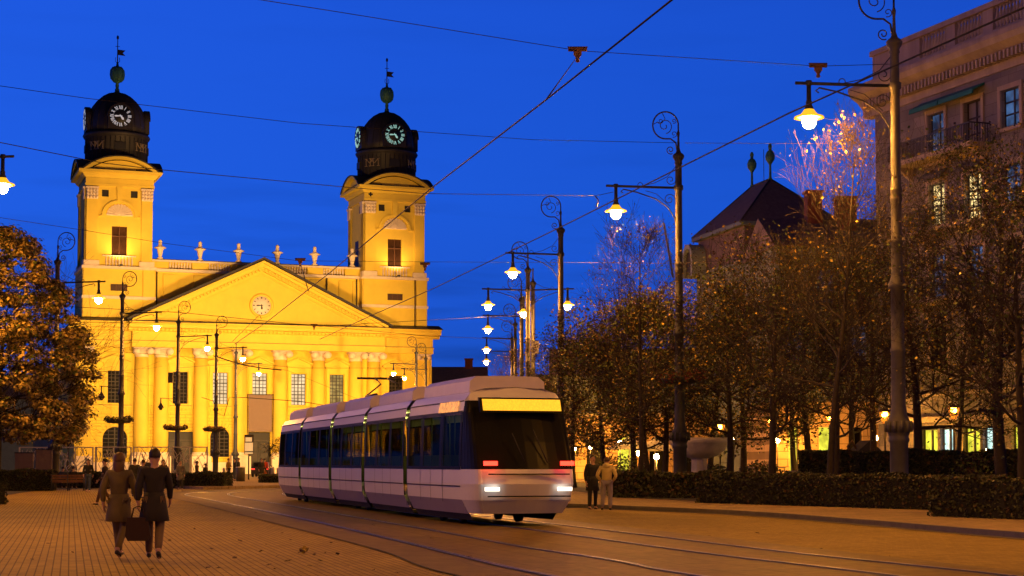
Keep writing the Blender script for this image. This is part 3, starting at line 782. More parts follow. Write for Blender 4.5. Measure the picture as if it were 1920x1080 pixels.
# towers
def tower(uc, left):
    c = L(uc); hw = 4.35; lw = 4.75; fy = 0.0
    mb = MB()
    # lower stage
    mb.box(c-lw,c+lw,0.02,9.6,20.3,27.3)
    for sg in (-1,1): mb.box(c+sg*3.9-0.75,c+sg*3.9+0.75,-0.2,0.02,20.9,27.3)
    # belfry: four walls with windows
    hol = [(c-1.0,c+1.0,29.2,33.1),(c-2.35,c-1.45,37.0,37.95),(c+1.45,c+2.35,37.0,37.95)]
    mb.wall(c-hw,c+hw,27.3,39.0,hol,y=0.25,depth=0.4)
    mb.box(c-hw,c-hw+0.01,0.25,0.7,27.3,39.0); mb.box(c+hw-0.01,c+hw,0.25,0.7,27.3,39.0)
    mb.box(c-hw,c+hw,0.7,8.95,27.3,39.0)
    for sg in (-1,1):
        mb.box(c+sg*3.62-0.72,c+sg*3.62+0.72,0.02,0.25,28.1,38.3)     # front pilasters
        for yy in (1.0,8.2): mb.box(c-hw-0.22,c-hw,yy-0.62,yy+0.62,28.1,38.3)
    # arch hood over window
    n = 12
    for i in range(n):
        t0=PI*i/n; t1=PI*(i+1)/n; zc=34.5
        poly=[(c+2.35*math.cos(t0),zc+2.1*math.sin(t0)),(c+2.35*math.cos(t1),zc+2.1*math.sin(t1)),(c+2.05*math.cos(t1),zc+1.8*math.sin(t1)),(c+2.05*math.cos(t0),zc+1.8*math.sin(t0))]
        mb.prism(poly,0.02,0.25)
    mb.box(c-2.7,c-2.0,0.05,0.25,34.3,34.5); mb.box(c+2.0,c+2.7,0.05,0.25,34.3,34.5)
    mb.prism([(c-0.3,36.5),(c+0.3,36.5),(c+0.42,38.4),(c-0.42,38.4)],0.0,0.25)
    tw = mb.build('tower', M['yellow'], ch)
    P = []
    # trims
    mb = MB(); mb.box(c-lw-0.15,c+lw+0.15,-0.28,9.8,27.302,27.7); mb.box(c-lw-0.1,c+lw+0.1,-0.22,9.7,23.3,23.7)
    for sg in (-1,1): mb.box(c+sg*3.62-1.0,c+sg*3.62+1.0,-0.12,0.25,27.72,28.4)
    for yy in (1.0,8.2): mb.box(c-hw-0.35,c-hw,yy-0.8,yy+0.8,27.72,28.4)
    mb.build('string_course', M['trim'], tw)
    mb = MB()
    for sg in (-1,1):
        x=c+sg*3.62
        for k in range(3):
            for q in range(4): mb.lathe([(0.02,0),(0.17,0.12),(0.2,0.35),(0.1,0.5),(0,0.52)],6,(x-0.6+q*0.4,-0.03,36.6+k*0.45))
        mb.box(x-0.72,x+0.72,-0.02,0.25,36.6,38.0); mb.box(x-0.85,x+0.85,-0.15,0.25,38.0,38.25)
    for yy in (1.0,8.2):
        mb.box(c-hw-0.35,c-hw,yy-0.62,yy+0.62,36.6,38.0); mb.box(c-hw-0.45,c-hw,yy-0.75,yy+0.75,38.0,38.25)
    mb.build('capital', M['trim'], tw)
    mb = MB(); 
    for i in range(12):
        t=PI*(i+0.5)/12; dd=Vector((math.cos(t),0,math.sin(t)*0.9)); cc=Vector((c,0.2,34.5))
        mb.bar(cc+dd*0.25,cc+dd*1.75,0.12,0.1+0.2,up=(0,1,0))
    pts=[(c+1.7*math.cos(PI*i/12),34.5+1.5*math.sin(PI*i/12)) for i in range(13)]
    mb.prism(pts,0.2,0.26)
    mb.build('shell_ornament', M['trim'], tw)
    # cornice
    mb = MB()
    def ring(o,z0,z1): mb.box(c-hw-o,c+hw+o,0.25-o,8.95+o,z0,z1)
    ring(0.2,38.4,38.75); ring(0.12,38.75,39.5); 
    vs=[];o0,o1=0.2,1.15
    for o,z in ((0.2,39.5),(0.45,39.75),(0.6,40.05),(1.1,40.15),(1.15,40.45)):
        vs += [(c-hw-o,0.25-o,z),(c+hw+o,0.25-o,z),(c+hw+o,8.95+o,z),(c-hw-o,8.95+o,z)]
    fs=[]
    for k in range(4):
        for j in range(4): fs.append((k*4+j,k*4+(j+1)%4,(k+1)*4+(j+1)%4,(k+1)*4+j))
    fs.append((16,17,18,19)); mb.add(vs,fs)
    # segmental pediments on the four sides
    def seg(h, half, n=14):
        r=(half*half+h*h)/(2*h); a=math.asin(half/r); return [(r*math.sin(-a+2*a*i/n), r*math.cos(-a+2*a*i/n)-(r-h)) for i in range(n+1)]
    S = seg(1.9,4.9); S2 = seg(1.45,4.0)
    cy = 4.6
    for k in range(4):
        mb.T = Matrix.Translation((c,cy,40.45)) @ Matrix.Rotation(k*PI/2,4,'Z')
        mb.prism([(x,z) for x,z in S2][::-1], -4.75, -3.2)
        for i in range(len(S)-1):
            a=S[i]; b=S[i+1]
            mb.prism([(a[0],a[1]),(b[0],b[1]),(b[0]*0.94,b[1]-0.32),(a[0]*0.94,max(a[1]-0.32,0))][::-1], -5.45, -4.6)
        mb.T=None
    mb.build('cornice', M['yellow'], tw)
    mb = MB()
    for k in range(4):
        mb.T = Matrix.Translation((c,cy,40.47)) @ Matrix.Rotation(k*PI/2,4,'Z')
        for i in range(len(S)-1):
            a=S[i]; b=S[i+1]
            mb.prism([(a[0]*1.03,a[1]+0.12),(b[0]*1.03,b[1]+0.12),(b[0],b[1]+0.01),(a[0],a[1]+0.01)][::-1], -5.6, -2.0)
        mb.prism([(-4.2,0.0),(-4.2,0.10),(4.2,0.10),(4.2,0.0)], -5.3,-4.76)
        mb.T=None
    for sx_ in (-1,1):
        for sy_ in (-1,1):
            mb.prism([(c+sx_*3.2,cy+sy_*3.2),(c+sx_*5.2,cy+sy_*3.2),(c+sx_*5.2,cy+sy_*5.2),(c+sx_*3.2,cy+sy_*5.2)],40.47,41.5,ax='z') if False else mb.box(min(c+sx_*2.6,c+sx_*5.35),max(c+sx_*2.6,c+sx_*5.35),min(cy+sy_*2.6,cy+sy_*5.35),max(cy+sy_*2.6,cy+sy_*5.35),40.472,40.62)
    mb.build('roof', M['dome'], tw)
    # drum
    mb = MB(); mb.lathe([(4.15,40.6),(4.12,45.35),(4.35,45.5),(4.5,45.8),(4.4,46.0),(4.05,46.05)],40,(c,cy,0))
    for k in range(40):
        t=2*PI*k/40; mb.lathe([(0.05,41),(0.05,45.3)],5,(c+4.15*math.cos(t),cy+4.15*math.sin(t),0))
    dr = mb.build('drum', M['dome'], tw)
    mb = MB()
    for k in range(4):
        mb.T = Matrix.Translation((c,cy,0)) @ Matrix.Rotation(k*PI/2,4,'Z'); mb.box(-0.75,0.75,-4.25,-4.0,43.5,44.5); mb.T=None
    mb.build('drum_window', M['darkhole'], tw)
    mb = MB()
    for k in range(4):
        for sg in (-1,1):
            mb.T = Matrix.Translation((c,cy,44.1)) @ Matrix.Rotation(k*PI/2+sg*R(40),4,'Z') @ Matrix.Translation((0,-4.22,0))
            W_=0.62; H_=0.5
            for p,q in (((-W_,-H_),(-W_,H_)),((W_,-H_),(W_,H_)),((-W_,H_),(0,-H_*0.25)),((0,-H_*0.25),(W_,H_))):
                mb.bar((p[0],0,p[1]),(q[0],0,q[1]),0.06,0.12,up=(q[1]-p[1],0,-(q[0]-p[0])))
            for sx_ in (-1,1): mb.box(sx_*W_-0.22,sx_*W_+0.22,-0.03,0.03,-H_-0.06,-H_+0.03); mb.box(sx_*W_-0.22,sx_*W_+0.22,-0.03,0.03,H_-0.03,H_+0.06)
            mb.T=None
    mb.build('drum_letters', M['gold'], tw)
    # dome
    mb = MB(); mb.lathe([(4.02,46.05),(4.02,47.2),(3.92,48.2),(3.66,49.1),(3.22,49.9),(2.62,50.7),(1.92,51.35),(1.15,51.8),(0.5,52.0),(0.35,52.1),(0.0,52.11)],40,(c,cy,0))
    for k in range(24):
        t=2*PI*k/24
        mb.tube([(c+r*math.cos(t),cy+r*math.sin(t),z) for r,z in ((4.03,46.05),(4.03,47.2),(3.93,48.2),(3.67,49.1),(3.23,49.9),(2.63,50.7),(1.93,51.35),(1.15,51.8))],0.05,4)
    dm = mb.build('dome', M['dome'], tw)
    # clock dormers
    mb = MB()
    for k in range(4):
        mb.T = Matrix.Translation((c,cy,0)) @ Matrix.Rotation(k*PI/2,4,'Z')
        pts=[(-1.62,46.3),(1.62,46.3)]+[(1.62*math.cos(PI*i/14),48.0+1.62*math.sin(PI*i/14)) for i in range(15)]
        mb.prism(pts,-4.2,-2.0)
        for i in range(14):
            t0=PI*i/14;t1=PI*(i+1)/14
            mb.prism([(1.74*math.cos(t0),48+1.74*math.sin(t0)),(1.74*math.cos(t1),48+1.74*math.sin(t1)),(1.56*math.cos(t1),48+1.56*math.sin(t1)),(1.56*math.cos(t0),48+1.56*math.sin(t0))],-4.32,-3.6)
        mb.T=None
    mb.build('clock_dormer', M['dome'], tw)
    return tw, c, cy
for uc,left in ((-19.05,True),(19.15,False)):
    tw,c,cy = tower(uc,left)
    for k in (0,3):
        clock(ch, None, 1.45, Matrix.Translation((c,cy,48.0)) @ Matrix.Rotation(k*PI/2,4,'Z') @ Matrix.Translation((0,-4.24,0)), M['dial'], M['numeral'] if left else M['numeral_g'], hands=(267,143))
    # louvred belfry windows
    for kk,(wx,wz0,wz1,hw_) in enumerate(((0,29.2,33.1,1.0),)):
        mb = MB(); mb.box(c-1,c+1,0.6,0.64,29.2,33.1)
        for i in range(24): 
            z=29.25+i*0.16; mb.add([(c-0.97,0.45,z),(c+0.97,0.45,z),(c+0.97,0.58,z+0.13),(c-0.97,0.58,z+0.13)],[(0,1,2,3)])
        mb.box(c-0.05,c+0.05,0.38,0.5,29.2,33.1); mb.box(c-1,c+1,0.38,0.5,31.7,31.85)
        mb.build('louvre_window', M['louvre'], tw)
    mb = MB()
    for sg in (-1,1): mb.box(c+sg*1.9-0.44,c+sg*1.9+0.44,0.5,0.6,37.0,37.95)
    mb.box(c-1.05,c+1.05,-0.02,0.02,24.4,25.3)
    # side face louvre, facing -x
    mb.box(c-4.36,c-4.34,3.7,5.5,29.2,33.1)
    mb.box(c-4.36,c-4.34,2.6,3.3,36.9,37.9)
    mb.build('small_opening', M['darkhole'], tw)
    mb = MB()
    for i in range(6): mb.box(c-1.0,c+1.0,-0.08,-0.02,24.45+i*0.14,24.53+i*0.14)
    for i in range(4): mb.box(c-1.05+i*0.7-0.04,c-1.05+i*0.7+0.04,-0.1,-0.02,24.4,25.3)
    mb.build('grille', M['louvre'], tw)
    mb = MB(); baluster_row(mb,c-1.9,c+1.9,0.15,27.75,29.0,9,0.15); mb.box(c-2.2,c+2.2,0.0,0.25,29.0,29.15)
    mb.build('balcony_baluster', M['trim'], tw)
    mb = MB(); mb.lathe([(0.35,52.0),(0.3,52.5),(0.2,52.6),(0.26,53.0),(0.2,53.3),(0.5,53.5),(0.85,53.9),(0.95,54.5),(0.9,55.1),(0.6,55.55),(0.2,55.7),(0.1,56.3)],14,(c,cy,0))
    for k in range(8):
        t=2*PI*k/8; mb.tube([(c+r*math.cos(t),cy+r*math.sin(t),z) for r,z in ((0.5,53.5),(0.88,53.9),(0.98,54.5),(0.92,55.1),(0.6,55.55))],0.07,4)
    mb.build('finial', M['verdigris'], tw)
    mb = MB(); mb.tube([(c,cy,55.6),(c,cy,59.6)],[0.09,0.05],6); mb.lathe([(0,59.3),(0.16,59.5),(0.16,59.8),(0,60.0)],8,(c,cy,0))
    mb.box(c-0.3,c+0.3,cy-0.03,cy+0.03,58.4,58.46)
    mb.tube([(c-0.25,cy,56.9),(c-0.3,cy,56.4),(c,cy,56.0),(c+0.3,cy,56.4),(c+0.25,cy,56.9)],0.04,4)
    T_=Matrix.Rotation(0,4,'Z')
    mb.prism([(c,57.25),(c+1.05,57.2),(c+0.7,57.55),(c+1.05,57.95),(c,58.0)][::-1],cy-0.02,cy+0.02)
    mb.build('weather_vane', M['iron'], tw)
# small black cross-shaped wall anchor opening on right tower
mb = MB(); c=L(19.15)-1.9; mb.box(c-2.0,c-1.4,0.0,0.05,39.15,39.35); mb.box(c-1.8,c-1.6,-0.01,0.04,38.95,39.55)
mb.build('wall_anchor', M['darkhole'], ch)
# drainpipes on attic
mb = MB()
for u in (9.6,13.9,-13.9,22.0):
    y0 = 1.2 if abs(u)<15 else -0.35
    mb.tube([(L(u),y0,27.3),(L(u),y0,22.0 if abs(u)<15 else 20.7)],0.09,6)
mb.build('drainpipe', M['lead'], ch)
# banner
bn = MB(); 
bn.box(L(-0.0)-1.62,L(0)+1.58,-0.62,-0.58,5.75,10.75)
ban = bn.build('banner', M['banner']); ban.location=CO; ban.rotation_euler=(0,0,CPHI); tag(ban,'blank grey brown banner hanging above the middle church door','banner')
cb = MB()
for sg in (-1,1): cb.tube([(L(sg*1.75),-0.6,10.9),(L(sg*1.75),-0.6,1.5)],0.04,5)
cb.box(L(-1.8),L(1.8),-0.66,-0.6,10.76,10.86); cb.build('cord', M['wire'], ban)
# ---- flood lamps on the square in front of the church
def c2w(u,wd,z): return Vector((CO.x + math.cos(CPHI)*L(u) + math.sin(CPHI)*wd, CO.y + math.sin(CPHI)*L(u) - math.cos(CPHI)*wd, z))
FLOODE = 1.0
FCOL = (0.96, 0.52, 0.19)
def flood(u,wd,z,tu,tz,power,angle,twd=0,blend=0.8,lab=None,size=0.4,col=FCOL):
    p=c2w(u,wd,z); q=c2w(tu,twd,tz)
    ld=bpy.data.lights.new('flood_light','SPOT'); ld.energy=power*FLOODE; ld.color=col; ld.spot_size=R(angle); ld.spot_blend=blend; ld.shadow_soft_size=size
    o=bpy.data.objects.new('flood_light',ld); COL.objects.link(o); o.location=p; o.rotation_euler=(q-p).to_track_quat('-Z','Y').to_euler()
    return p
for i,(u,lab) in enumerate(((-30,'leftmost'),(-10,'left middle'),(10,'right middle'),(30,'rightmost'))):
    flood(u,52,1.3,u*0.6,13,(42000,20000,18000,28000)[i],66)
    t = thing('floodlight', f'dark floodlight on a ground bracket before the church, {lab} of four', 'floodlight', c2w(u,53,0), CPHI, 'floodlights in front of the church')
    mb=MB(); mb.box(-0.5,0.5,0,0.5,0.75,1.25); mb.build('housing',M['iron'],t)
    mb=MB(); mb.box(-0.1,0.1,0.1,0.4,0,0.75); mb.build('bracket',M['iron'],t)
for (fx,fy,fz),tu in (((at(404,868,184).x,185.5,12.5),-3),((0.0,191.5,12.0),-2)):
    q=c2w(tu,0,21); p=Vector((fx,fy,fz)); ld=bpy.data.lights.new('mast_flood','SPOT'); ld.energy=62000 if fy<190 else 74000; ld.color=(0.95,0.53,0.16); ld.spot_size=R(74 if fy<190 else 60); ld.spot_blend=0.6; ld.shadow_soft_size=0.4
    o=bpy.data.objects.new('mast_flood',ld); COL.objects.link(o); o.location=p; o.rotation_euler=(q-p).to_track_quat('-Z','Y').to_euler()
for u in (-19.05,19.15):
    flood(u,1.9,28.0,u,35,1500,130,0.0,col=(1.0,0.52,0.20))
    t = thing('ledge_floodlight', 'small floodlight on a bracket below the belfry window of the '+('left' if u<0 else 'right')+' church tower', 'floodlight', c2w(u,1.9,27.55), CPHI,'ledge floodlights on the church')
    mb=MB(); mb.box(-0.2,0.2,-0.12,0.12,0,0.22); mb.build('housing',M['iron'],t)
    mb=MB(); mb.box(-0.04,0.04,0.1,1.7,0.05,0.12); mb.build('bracket',M['iron'],t)
# ================================================================== STREET LAMPS
def spiral(c, r0, r1, a0, turns, n=26):
    return [(c[0]+ (r0+(r1-r0)*i/n)*math.cos(a0+turns*2*PI*i/n), 0, c[1]+(r0+(r1-r0)*i/n)*math.sin(a0+turns*2*PI*i/n)) for i in range(n+1)]
ME = {}
def post_meshes():
    mb = MB()
    mb.lathe([(0.34,0),(0.33,0.1),(0.30,0.3),(0.30,2.05),(0.34,2.1),(0.34,2.2),(0.31,2.25),(0.33,2.32),(0.40,2.45),(0.40,2.7),(0.33,2.85),(0.28,2.95),(0.26,3.1),(0.235,3.3),
        (0.225,5.0),(0.25,5.05),(0.25,5.15),(0.215,5.2),(0.205,7.1),(0.30,7.15),(0.28,7.3),(0.2,7.5),(0.185,7.7),(0.18,8.6),(0.21,8.65),(0.21,8.75),(0.175,8.8),(0.172,10.0),(0.2,10.05),(0.2,10.15),(0.18,10.2),(0.18,10.32),(0.2,10.36),(0.2,10.46),(0.165,10.5),
        (0.155,13.75),(0.21,13.8),(0.21,13.98),(0.155,14.02),(0.15,14.95),(0.18,15.0),(0.16,15.1),(0.25,15.25),(0.27,15.35),(0.22,15.42),(0.12,15.5),(0.06,15.7),(0.045,16.2),(0.06,16.3),(0.07,16.4),(0.04,16.5)],20)
    for k in range(12):   # drum petals
        t=2*PI*k/12; mb.tube([(0.40*math.cos(t),0.40*math.sin(t),2.42),(0.43*math.cos(t),0.43*math.sin(t),2.58),(0.38*math.cos(t),0.38*math.sin(t),2.76)],0.07,5)
    ME['shaft'] = mb
    # crook on top, curling to -x
    mb = MB()
    mb.tube([(0,0,16.4),(0,0,16.75)] + [(-0.58+0.58*math.cos(t),0,16.75+0.62*math.sin(t)) for t in [PI*i/20 for i in range(0,31)]] + [(-0.35,0,16.13),(-0.12,0,15.95),(-0.06,0,15.6)], 0.035, 6)
    mb.tube(spiral((-0.62,16.72),0.36,0.06,R(-80),1.35),0.02,5)
    mb.tube([(-1.12,0,16.8),(-0.95,0,16.9),(-0.75,0,16.85),(-0.6,0,17.05),(-0.72,0,17.3)],0.018,5)
    mb.tube(spiral((-0.82,16.95),0.14,0.03,R(200),1.1,14),0.016,5)
    mb.tube(spiral((-0.2,16.35),0.16,0.03,R(250),1.2,14),0.016,5)
    mb.tube(spiral((-0.2,16.95),0.12,0.03,R(250),1.2,14),0.016,5)
    mb.tube([(-0.05,0,15.6),(-0.12,0,15.45),(-0.25,0,15.36)],0.022,5)
    mb.tube(spiral((-0.36,15.62),0.2,0.04,R(-60),-1.4,20),0.022,5)
    ME['crook'] = mb
    # arm toward -x
    mb = MB()
    mb.tube([(-0.12,0,13.88),(-3.3,0,13.98)],0.055,8)
    mb.tube([(-0.1,0,12.0),(-0.18,0,12.5),(-0.5,0,13.0),(-1.05,0,13.38),(-1.9,0,13.68),(-2.5,0,13.82),(-2.62,0,13.72),(-2.52,0,13.65)],0.028,6)
    mb.tube([(-0.1,0,14.9),(-0.5,0,14.4),(-1.1,0,14.1),(-1.7,0,13.97)],0.016,5)
    mb.tube(spiral((-0.42,13.35),0.27,0.05,R(0),1.4),0.018,5)
    mb.tube(spiral((-0.36,14.25),0.24,0.05,R(0),-1.3),0.018,5)
    mb.tube(spiral((-1.75,14.02),0.12,0.1,R(-90),0.8,10),0.016,5)
    mb.tube([(-0.4,0,13.05),(-1.0,0,13.6),(-1.5,0,13.75)],0.014,5)
    ME['arm'] = mb
    mb = MB(); X=-2.85
    mb.lathe([(0.1,13.9),(0.12,13.98),(0.10,14.06),(0,14.07)],8,(X,0,0))
    mb.lathe([(0.075,13.9),(0.08,13.4),(0.11,13.33),(0.10,13.25),(0.155,13.12),(0.16,13.09),(0.0,13.09)],20,(X,0,0))
    ME['glow']=MB(); ME['glow'].lathe([(0.155,13.10),(0.22,13.0),(0.30,12.92),(0.48,12.85),(0.50,12.80),(0.32,12.83),(0.22,12.84)],20,(X,0,0))  # lower flare of the shade, carries the painted glow
    ME['shade'] = mb
    mb = MB(); mb.lathe([(0.235,12.80),(0.24,12.72),(0.21,12.58),(0.14,12.48),(0,12.44)],14,(X,0,0))
    ME['bulb'] = mb
    # small unlit lamp on thin arm (lower)
    mb = MB(); mb.tube([(-0.15,0,7.75),(-1.75,0,7.85)],0.03,6); mb.tube([(-0.15,0,7.2),(-0.9,0,7.7)],0.02,5)
    mb.lathe([(0.05,7.85),(0.06,7.4),(0.12,7.25),(0.30,6.95),(0.33,6.9),(0.2,6.88),(0.14,6.7),(0,6.66)],12,(-1.65,0,0))
    ME['small_lamp'] = mb
post_meshes()
POSTM = {k: None for k in ME}
def pm(k, m):
    key=(k,m.name)
    if POSTM.get(key) is None: POSTM[key] = ME[k].mesh(k, m)
    return POSTM[key]
def lamp_post(x, y, label, arms=(0.0,), small=False, iron='iron', crook=True, z=0.0, rot=0.0):
    t = thing('street_lamp', label, 'street lamp', (x,y,z), rot, 'tall ornate street lamps along the tram line')
    put(pm('shaft',M[iron]),'pole',t)
    if crook:
        o = put(pm('crook',M['iron']),'scroll_crook',t)
    for a in arms:
        ar = put(pm('arm',M['iron']),'arm',t); ar.rotation_euler=(0,0,a)
        sh = put(pm('shade',M['iron']),'lamp_shade',t); sh.rotation_euler=(0,0,a)
        put(pm('bulb',M['bulb']),'bulb',sh); put(pm('glow',M['glow']),'glow_brim',sh)
    if small:
        put(pm('small_lamp',M['iron']),'unlit_small_lamp',t)
    return t
def zb(D): return 0.0
right = [(1686,56,'tallest street lamp, nearest on the right in front of the stone building',(0.0,),'ironpale'),
         (1275,77,'second street lamp on the right, standing beside the fountain bowl',(0.0,),'iron'),
         (1052,101,'third street lamp on the right, just past the roof sign of the tram',(0.0,),'iron'),
         (990,122,'street lamp with arms on both sides, seen just above the tram roof',(0.0,PI),'ironpale'),
         (978,144,'street lamp behind the double armed one, fifth on the right side',(0.0,),'iron'),
         (966,170,'far street lamp above the tram roof, sixth on the right side',(0.0,),'iron'),
         (960,190,'farthest and lowest lit street lamp of the right row',(0.0,),'iron')]
for px,D,lab,arms,ir in right:
    p = at(px,868,D); lamp_post(p.x,D,lab,arms,iron=ir,z=0.1 if D<80 else 0)
p = at(997,868,131); lamp_post(p.x+0.1,131,'street lamp whose arm points to the viewer, behind the double armed one',(R(75),),crook=False)
left = [(103,117,'street lamp on the left, half hidden behind the linden tree',False),
        (226,141,'first full street lamp right of the linden tree, before the church',True),
        (332,167,'second street lamp in front of the church, between its left columns',True),
        (404,184,'third street lamp in front of the church, left of the pediment clock',False)]
for px,D,lab,sm in left:
    p = at(px,868,D); t = lamp_post(p.x,D,lab,(PI,),small=sm)
    for c in t.children:
        if c.name.startswith('scroll_crook'): c.rotation_euler=(0,0,PI)
# small lamp on these hangs to the left already (toward -x)
p = at(486,868,214); t = lamp_post(p.x-3.0,214,'farthest street lamp before the church, its lamp left of the banner',(PI,),crook=False)
for px,D,lab in ((780,214,'dark street lamp before the right church corner, left of a pair'),(798,226,'dark street lamp before the right church corner, right of a pair')):
    p = at(px,868,D); lamp_post(p.x,D,lab,(0.0,))
# lamps just outside the frame; last three added to light linden and foreground
for x,y,lab in ((-23.6,69,'street lamp at the left edge, only its glow reaches into the photo'),(-15.5,36,'street lamp left of the frame near the viewer'),(14.2,34,'street lamp right of the frame near the viewer'),(-31.0,84,'added unseen street lamp left of the frame, lighting the linden tree'),(-13.5,10,'added unseen street lamp left of the viewer, evening out the foreground light'),(17.0,12,'added unseen street lamp right of the viewer, evening out the foreground light')):
    lamp_post(x,y,lab,(PI,) if x<0 else (0.0,))
# flower baskets hung round the posts
def basket(px,D,z,r,lab,mis):
    p = at(px,868,D)
    t = thing('flower_basket', lab, 'flower basket', (p.x,D,z), 0, 'flower baskets round the lamp posts')
    mb = MB(); mb.lathe([(0.3,-0.25),(r*0.8,-0.2),(r*0.95,0.05),(r*0.8,0.05),(0.3,-0.1)],18); mb.build('trough',M['iron'],t)
    mb = MB(); rr=random.Random(int(px))
    for k in range(22):
        a=2*PI*k/22; leafquads(mb,(math.cos(a)*r*0.85,math.sin(a)*r*0.85,0.12+rr.uniform(-.12,.06)),0.30,42,0.17,mis,rr,0.8)
    mb.build('flowers',[M['leaf_g'],M['leaf_b'],mat('rust_red_flowers',(0.18,0.04,0.02),0.7)],t)
basket(1280,77,5.3,1.05,'wide round basket of rust red flowers on the lamp beside the fountain',[1,2,2,0])
basket(222,141,5.0,1.15,'bushy flower basket on the first lamp right of the linden tree',[0,0,1])
basket(328,167,4.9,1.15,'round flower basket on the lamp before the left church door',[0,1,2])
basket(401,184,5.1,1.1,'round flower basket on the third lamp before the church',[0,1,2])
# traffic camera box on the second left post
p=at(320,708,166.4); t=thing('signal_box','small dark traffic signal box on a lamp post before the church','signal box',p)
mb=MB(); mb.box(-0.22,0.22,-0.2,0.2,-0.5,0.5); mb.lathe([(0,0),(0.16,0),(0.18,0.12)],10,(0,0,0)); mb.build('housing',M['iron'],t)
p=at(1003,652,121.5); t=thing('pole_box','pale box mounted on the double armed street lamp','box',p)
mb=MB(); mb.box(-0.22,0.28,-0.2,0.2,-0.45,0.45); mb.box(-0.3,-0.22,-0.05,0.05,-0.1,0.1); mb.build('housing',M['metalgrey'],t)
mb=MB(); mb.box(-0.24,0.3,-0.22,0.22,0.451,0.5); mb.build('lid',M['iron'],t)
# ================================================================== OVERHEAD WIRES
def catpts(a,b,sag,n=24):
    a=Vector(a); b=Vector(b)
    return [a.lerp(b,i/n)-Vector((0,0,sag*4*(i/n)*(1-i/n))) for i in range(n+1)]
def wire(pts, r, lab, name='cable', group='cables above the square'):
    mb=MB(); mb.tube(pts,r,5); o=mb.build(name,M['wire']); tag(o,lab,'cable',group); return o
def insulator(p, lab):
    t=thing('insulator',lab,'insulator',p,0,'insulators on the span wires')
    mb=MB(); mb.tube([(-0.28,0,0.08),(0.28,0,0.08)],0.075,8); mb.box(-0.12,0.12,-0.06,0.06,-0.1,0.02); mb.lathe([(0.1,-0.12),(0.05,-0.2),(0.07,-0.3),(0,-0.33)],8); mb.build('clamp',M['wood'],t)
    mb=MB(); mb.tube([(-0.3,0,0.14),(0.3,0,0.14)],0.02,5); mb.build('saddle',M['iron'],t)
    return t
ZW=5.8
def on(px,py,z=ZW):
    x,y,zz=ray(px,py); t=(z-CAM_H)/zz; return Vector((x*t,y*t,z))
w1=[on(1262,-2),on(1024,187),on(810,352),on(620,510),on(500,604),on(440,645)]
wire(w1,0.011,'thick contact wire running from the top middle down to the church pediment','contact_wire')
w2=[on(1930,10),on(1480,212),on(1055,424),on(815,540),on(700,590),on(600,636)]
wire(w2,0.011,'contact wire rising to the upper right corner across the street lamps','contact_wire')
a=at(1676,120,56); 
s1=[at(478,-2,42),at(620,20,45),at(1085,95,50),at(1535,124,54),a]
wire(s1,0.011,'span wire with two brown insulators high above the tram track')
insulator(at(1083,97,50),'brown insulator in the top middle of the sky'); insulator(at(1534,127,54),'brown insulator right above the biggest lamp')
drop=on(1024,187); wire([at(1083,105,50),drop],0.01,'short dropper from the top middle insulator to the contact wire','dropper')
wire([at(0,161,60),at(160,184,61),at(560,231,66),at(1000,262,72),at(1275,268,77)],0.012,'thin span wire crossing just below the two church domes')
wire([at(1284,268,77),at(1640,270,60),at(1800,262,52)],0.011,'thin span wire from the second right lamp past the stone building')
wire([at(-5,266,50),at(190,305,54),at(300,318,56),at(650,351,66),at(800,363,70),at(1118,367,76),at(1150,360,77)],0.014,'span wire passing in front of both tower tops')
wire([at(1116,368,76),at(1122,375,76),at(1118,388,76)],0.03,'short hook hanging left of the second right lamp','hook')
wire([at(0,408,80),at(160,432,84),at(300,455,88),at(560,489,94),at(800,491,98),at(1050,492,101)],0.012,'span wire across the church attic to the third right lamp')
wire([at(1056,492,101),at(1275,494,77),at(1560,475,58)],0.011,'thin span wire between the third and second right lamps and the trees')
insulator(at(563,489,94),'insulator above the right slope of the pediment'); insulator(at(797,497,98),'insulator beside the right tower wall')
wire([at(563,492,94),on(578,545)],0.014,'dropper from the pediment insulator to the contact wire','dropper')
wire([at(130,575,110),at(340,586,112),at(600,612,116),at(700,606,118),at(990,590,122)],0.018,'span wire below the pediment base on the church')
wire([at(150,604,135),at(450,606,138),at(590,610,140),at(800,630,140),at(1045,640,135)],0.018,'lower span wire in front of the church cornice')
insulator(at(589,611,140),'insulator in front of the church cornice')
wire([at(228,660,141),at(340,668,143),at(560,690,146),at(760,690,150)],0.014,'slack cable across the church capitals')
wire([at(332,690,166),at(460,680,150),at(540,695,150),at(700,760,140)],0.014,'drooping cable across the lit church windows')
wire([at(450,745,150),at(560,752,150),at(640,765,150)],0.03,'feeder cable behind the banner height')
wire([at(490,598,90),at(487,590,90),at(436,640,100)],0.014,'short bracket wire below the pediment clock','dropper')
wire([at(378,745,150),at(400,752,150),at(408,775,150),at(420,780,150),at(430,745,150),at(452,745,150)],0.03,'curled cable end beside the third left lamp','hook')
wire([at(400,667,150),at(455,684,150),at(490,690,150),at(528,694,150)],0.05,'thick bracket pipe hanging in front of the columns','bracket_pipe')
wire([at(1060,560,100),at(1070,560,100),at(1275,570,78)],0.012,'thin cable from the small lamp to the second right lamp')
wire([at(1262,520,76.6),at(1245,420,75),at(1243,418,75)],0.05,'pale strut leaning on the second right lamp','strut').data.materials[0]=M['metalgrey']
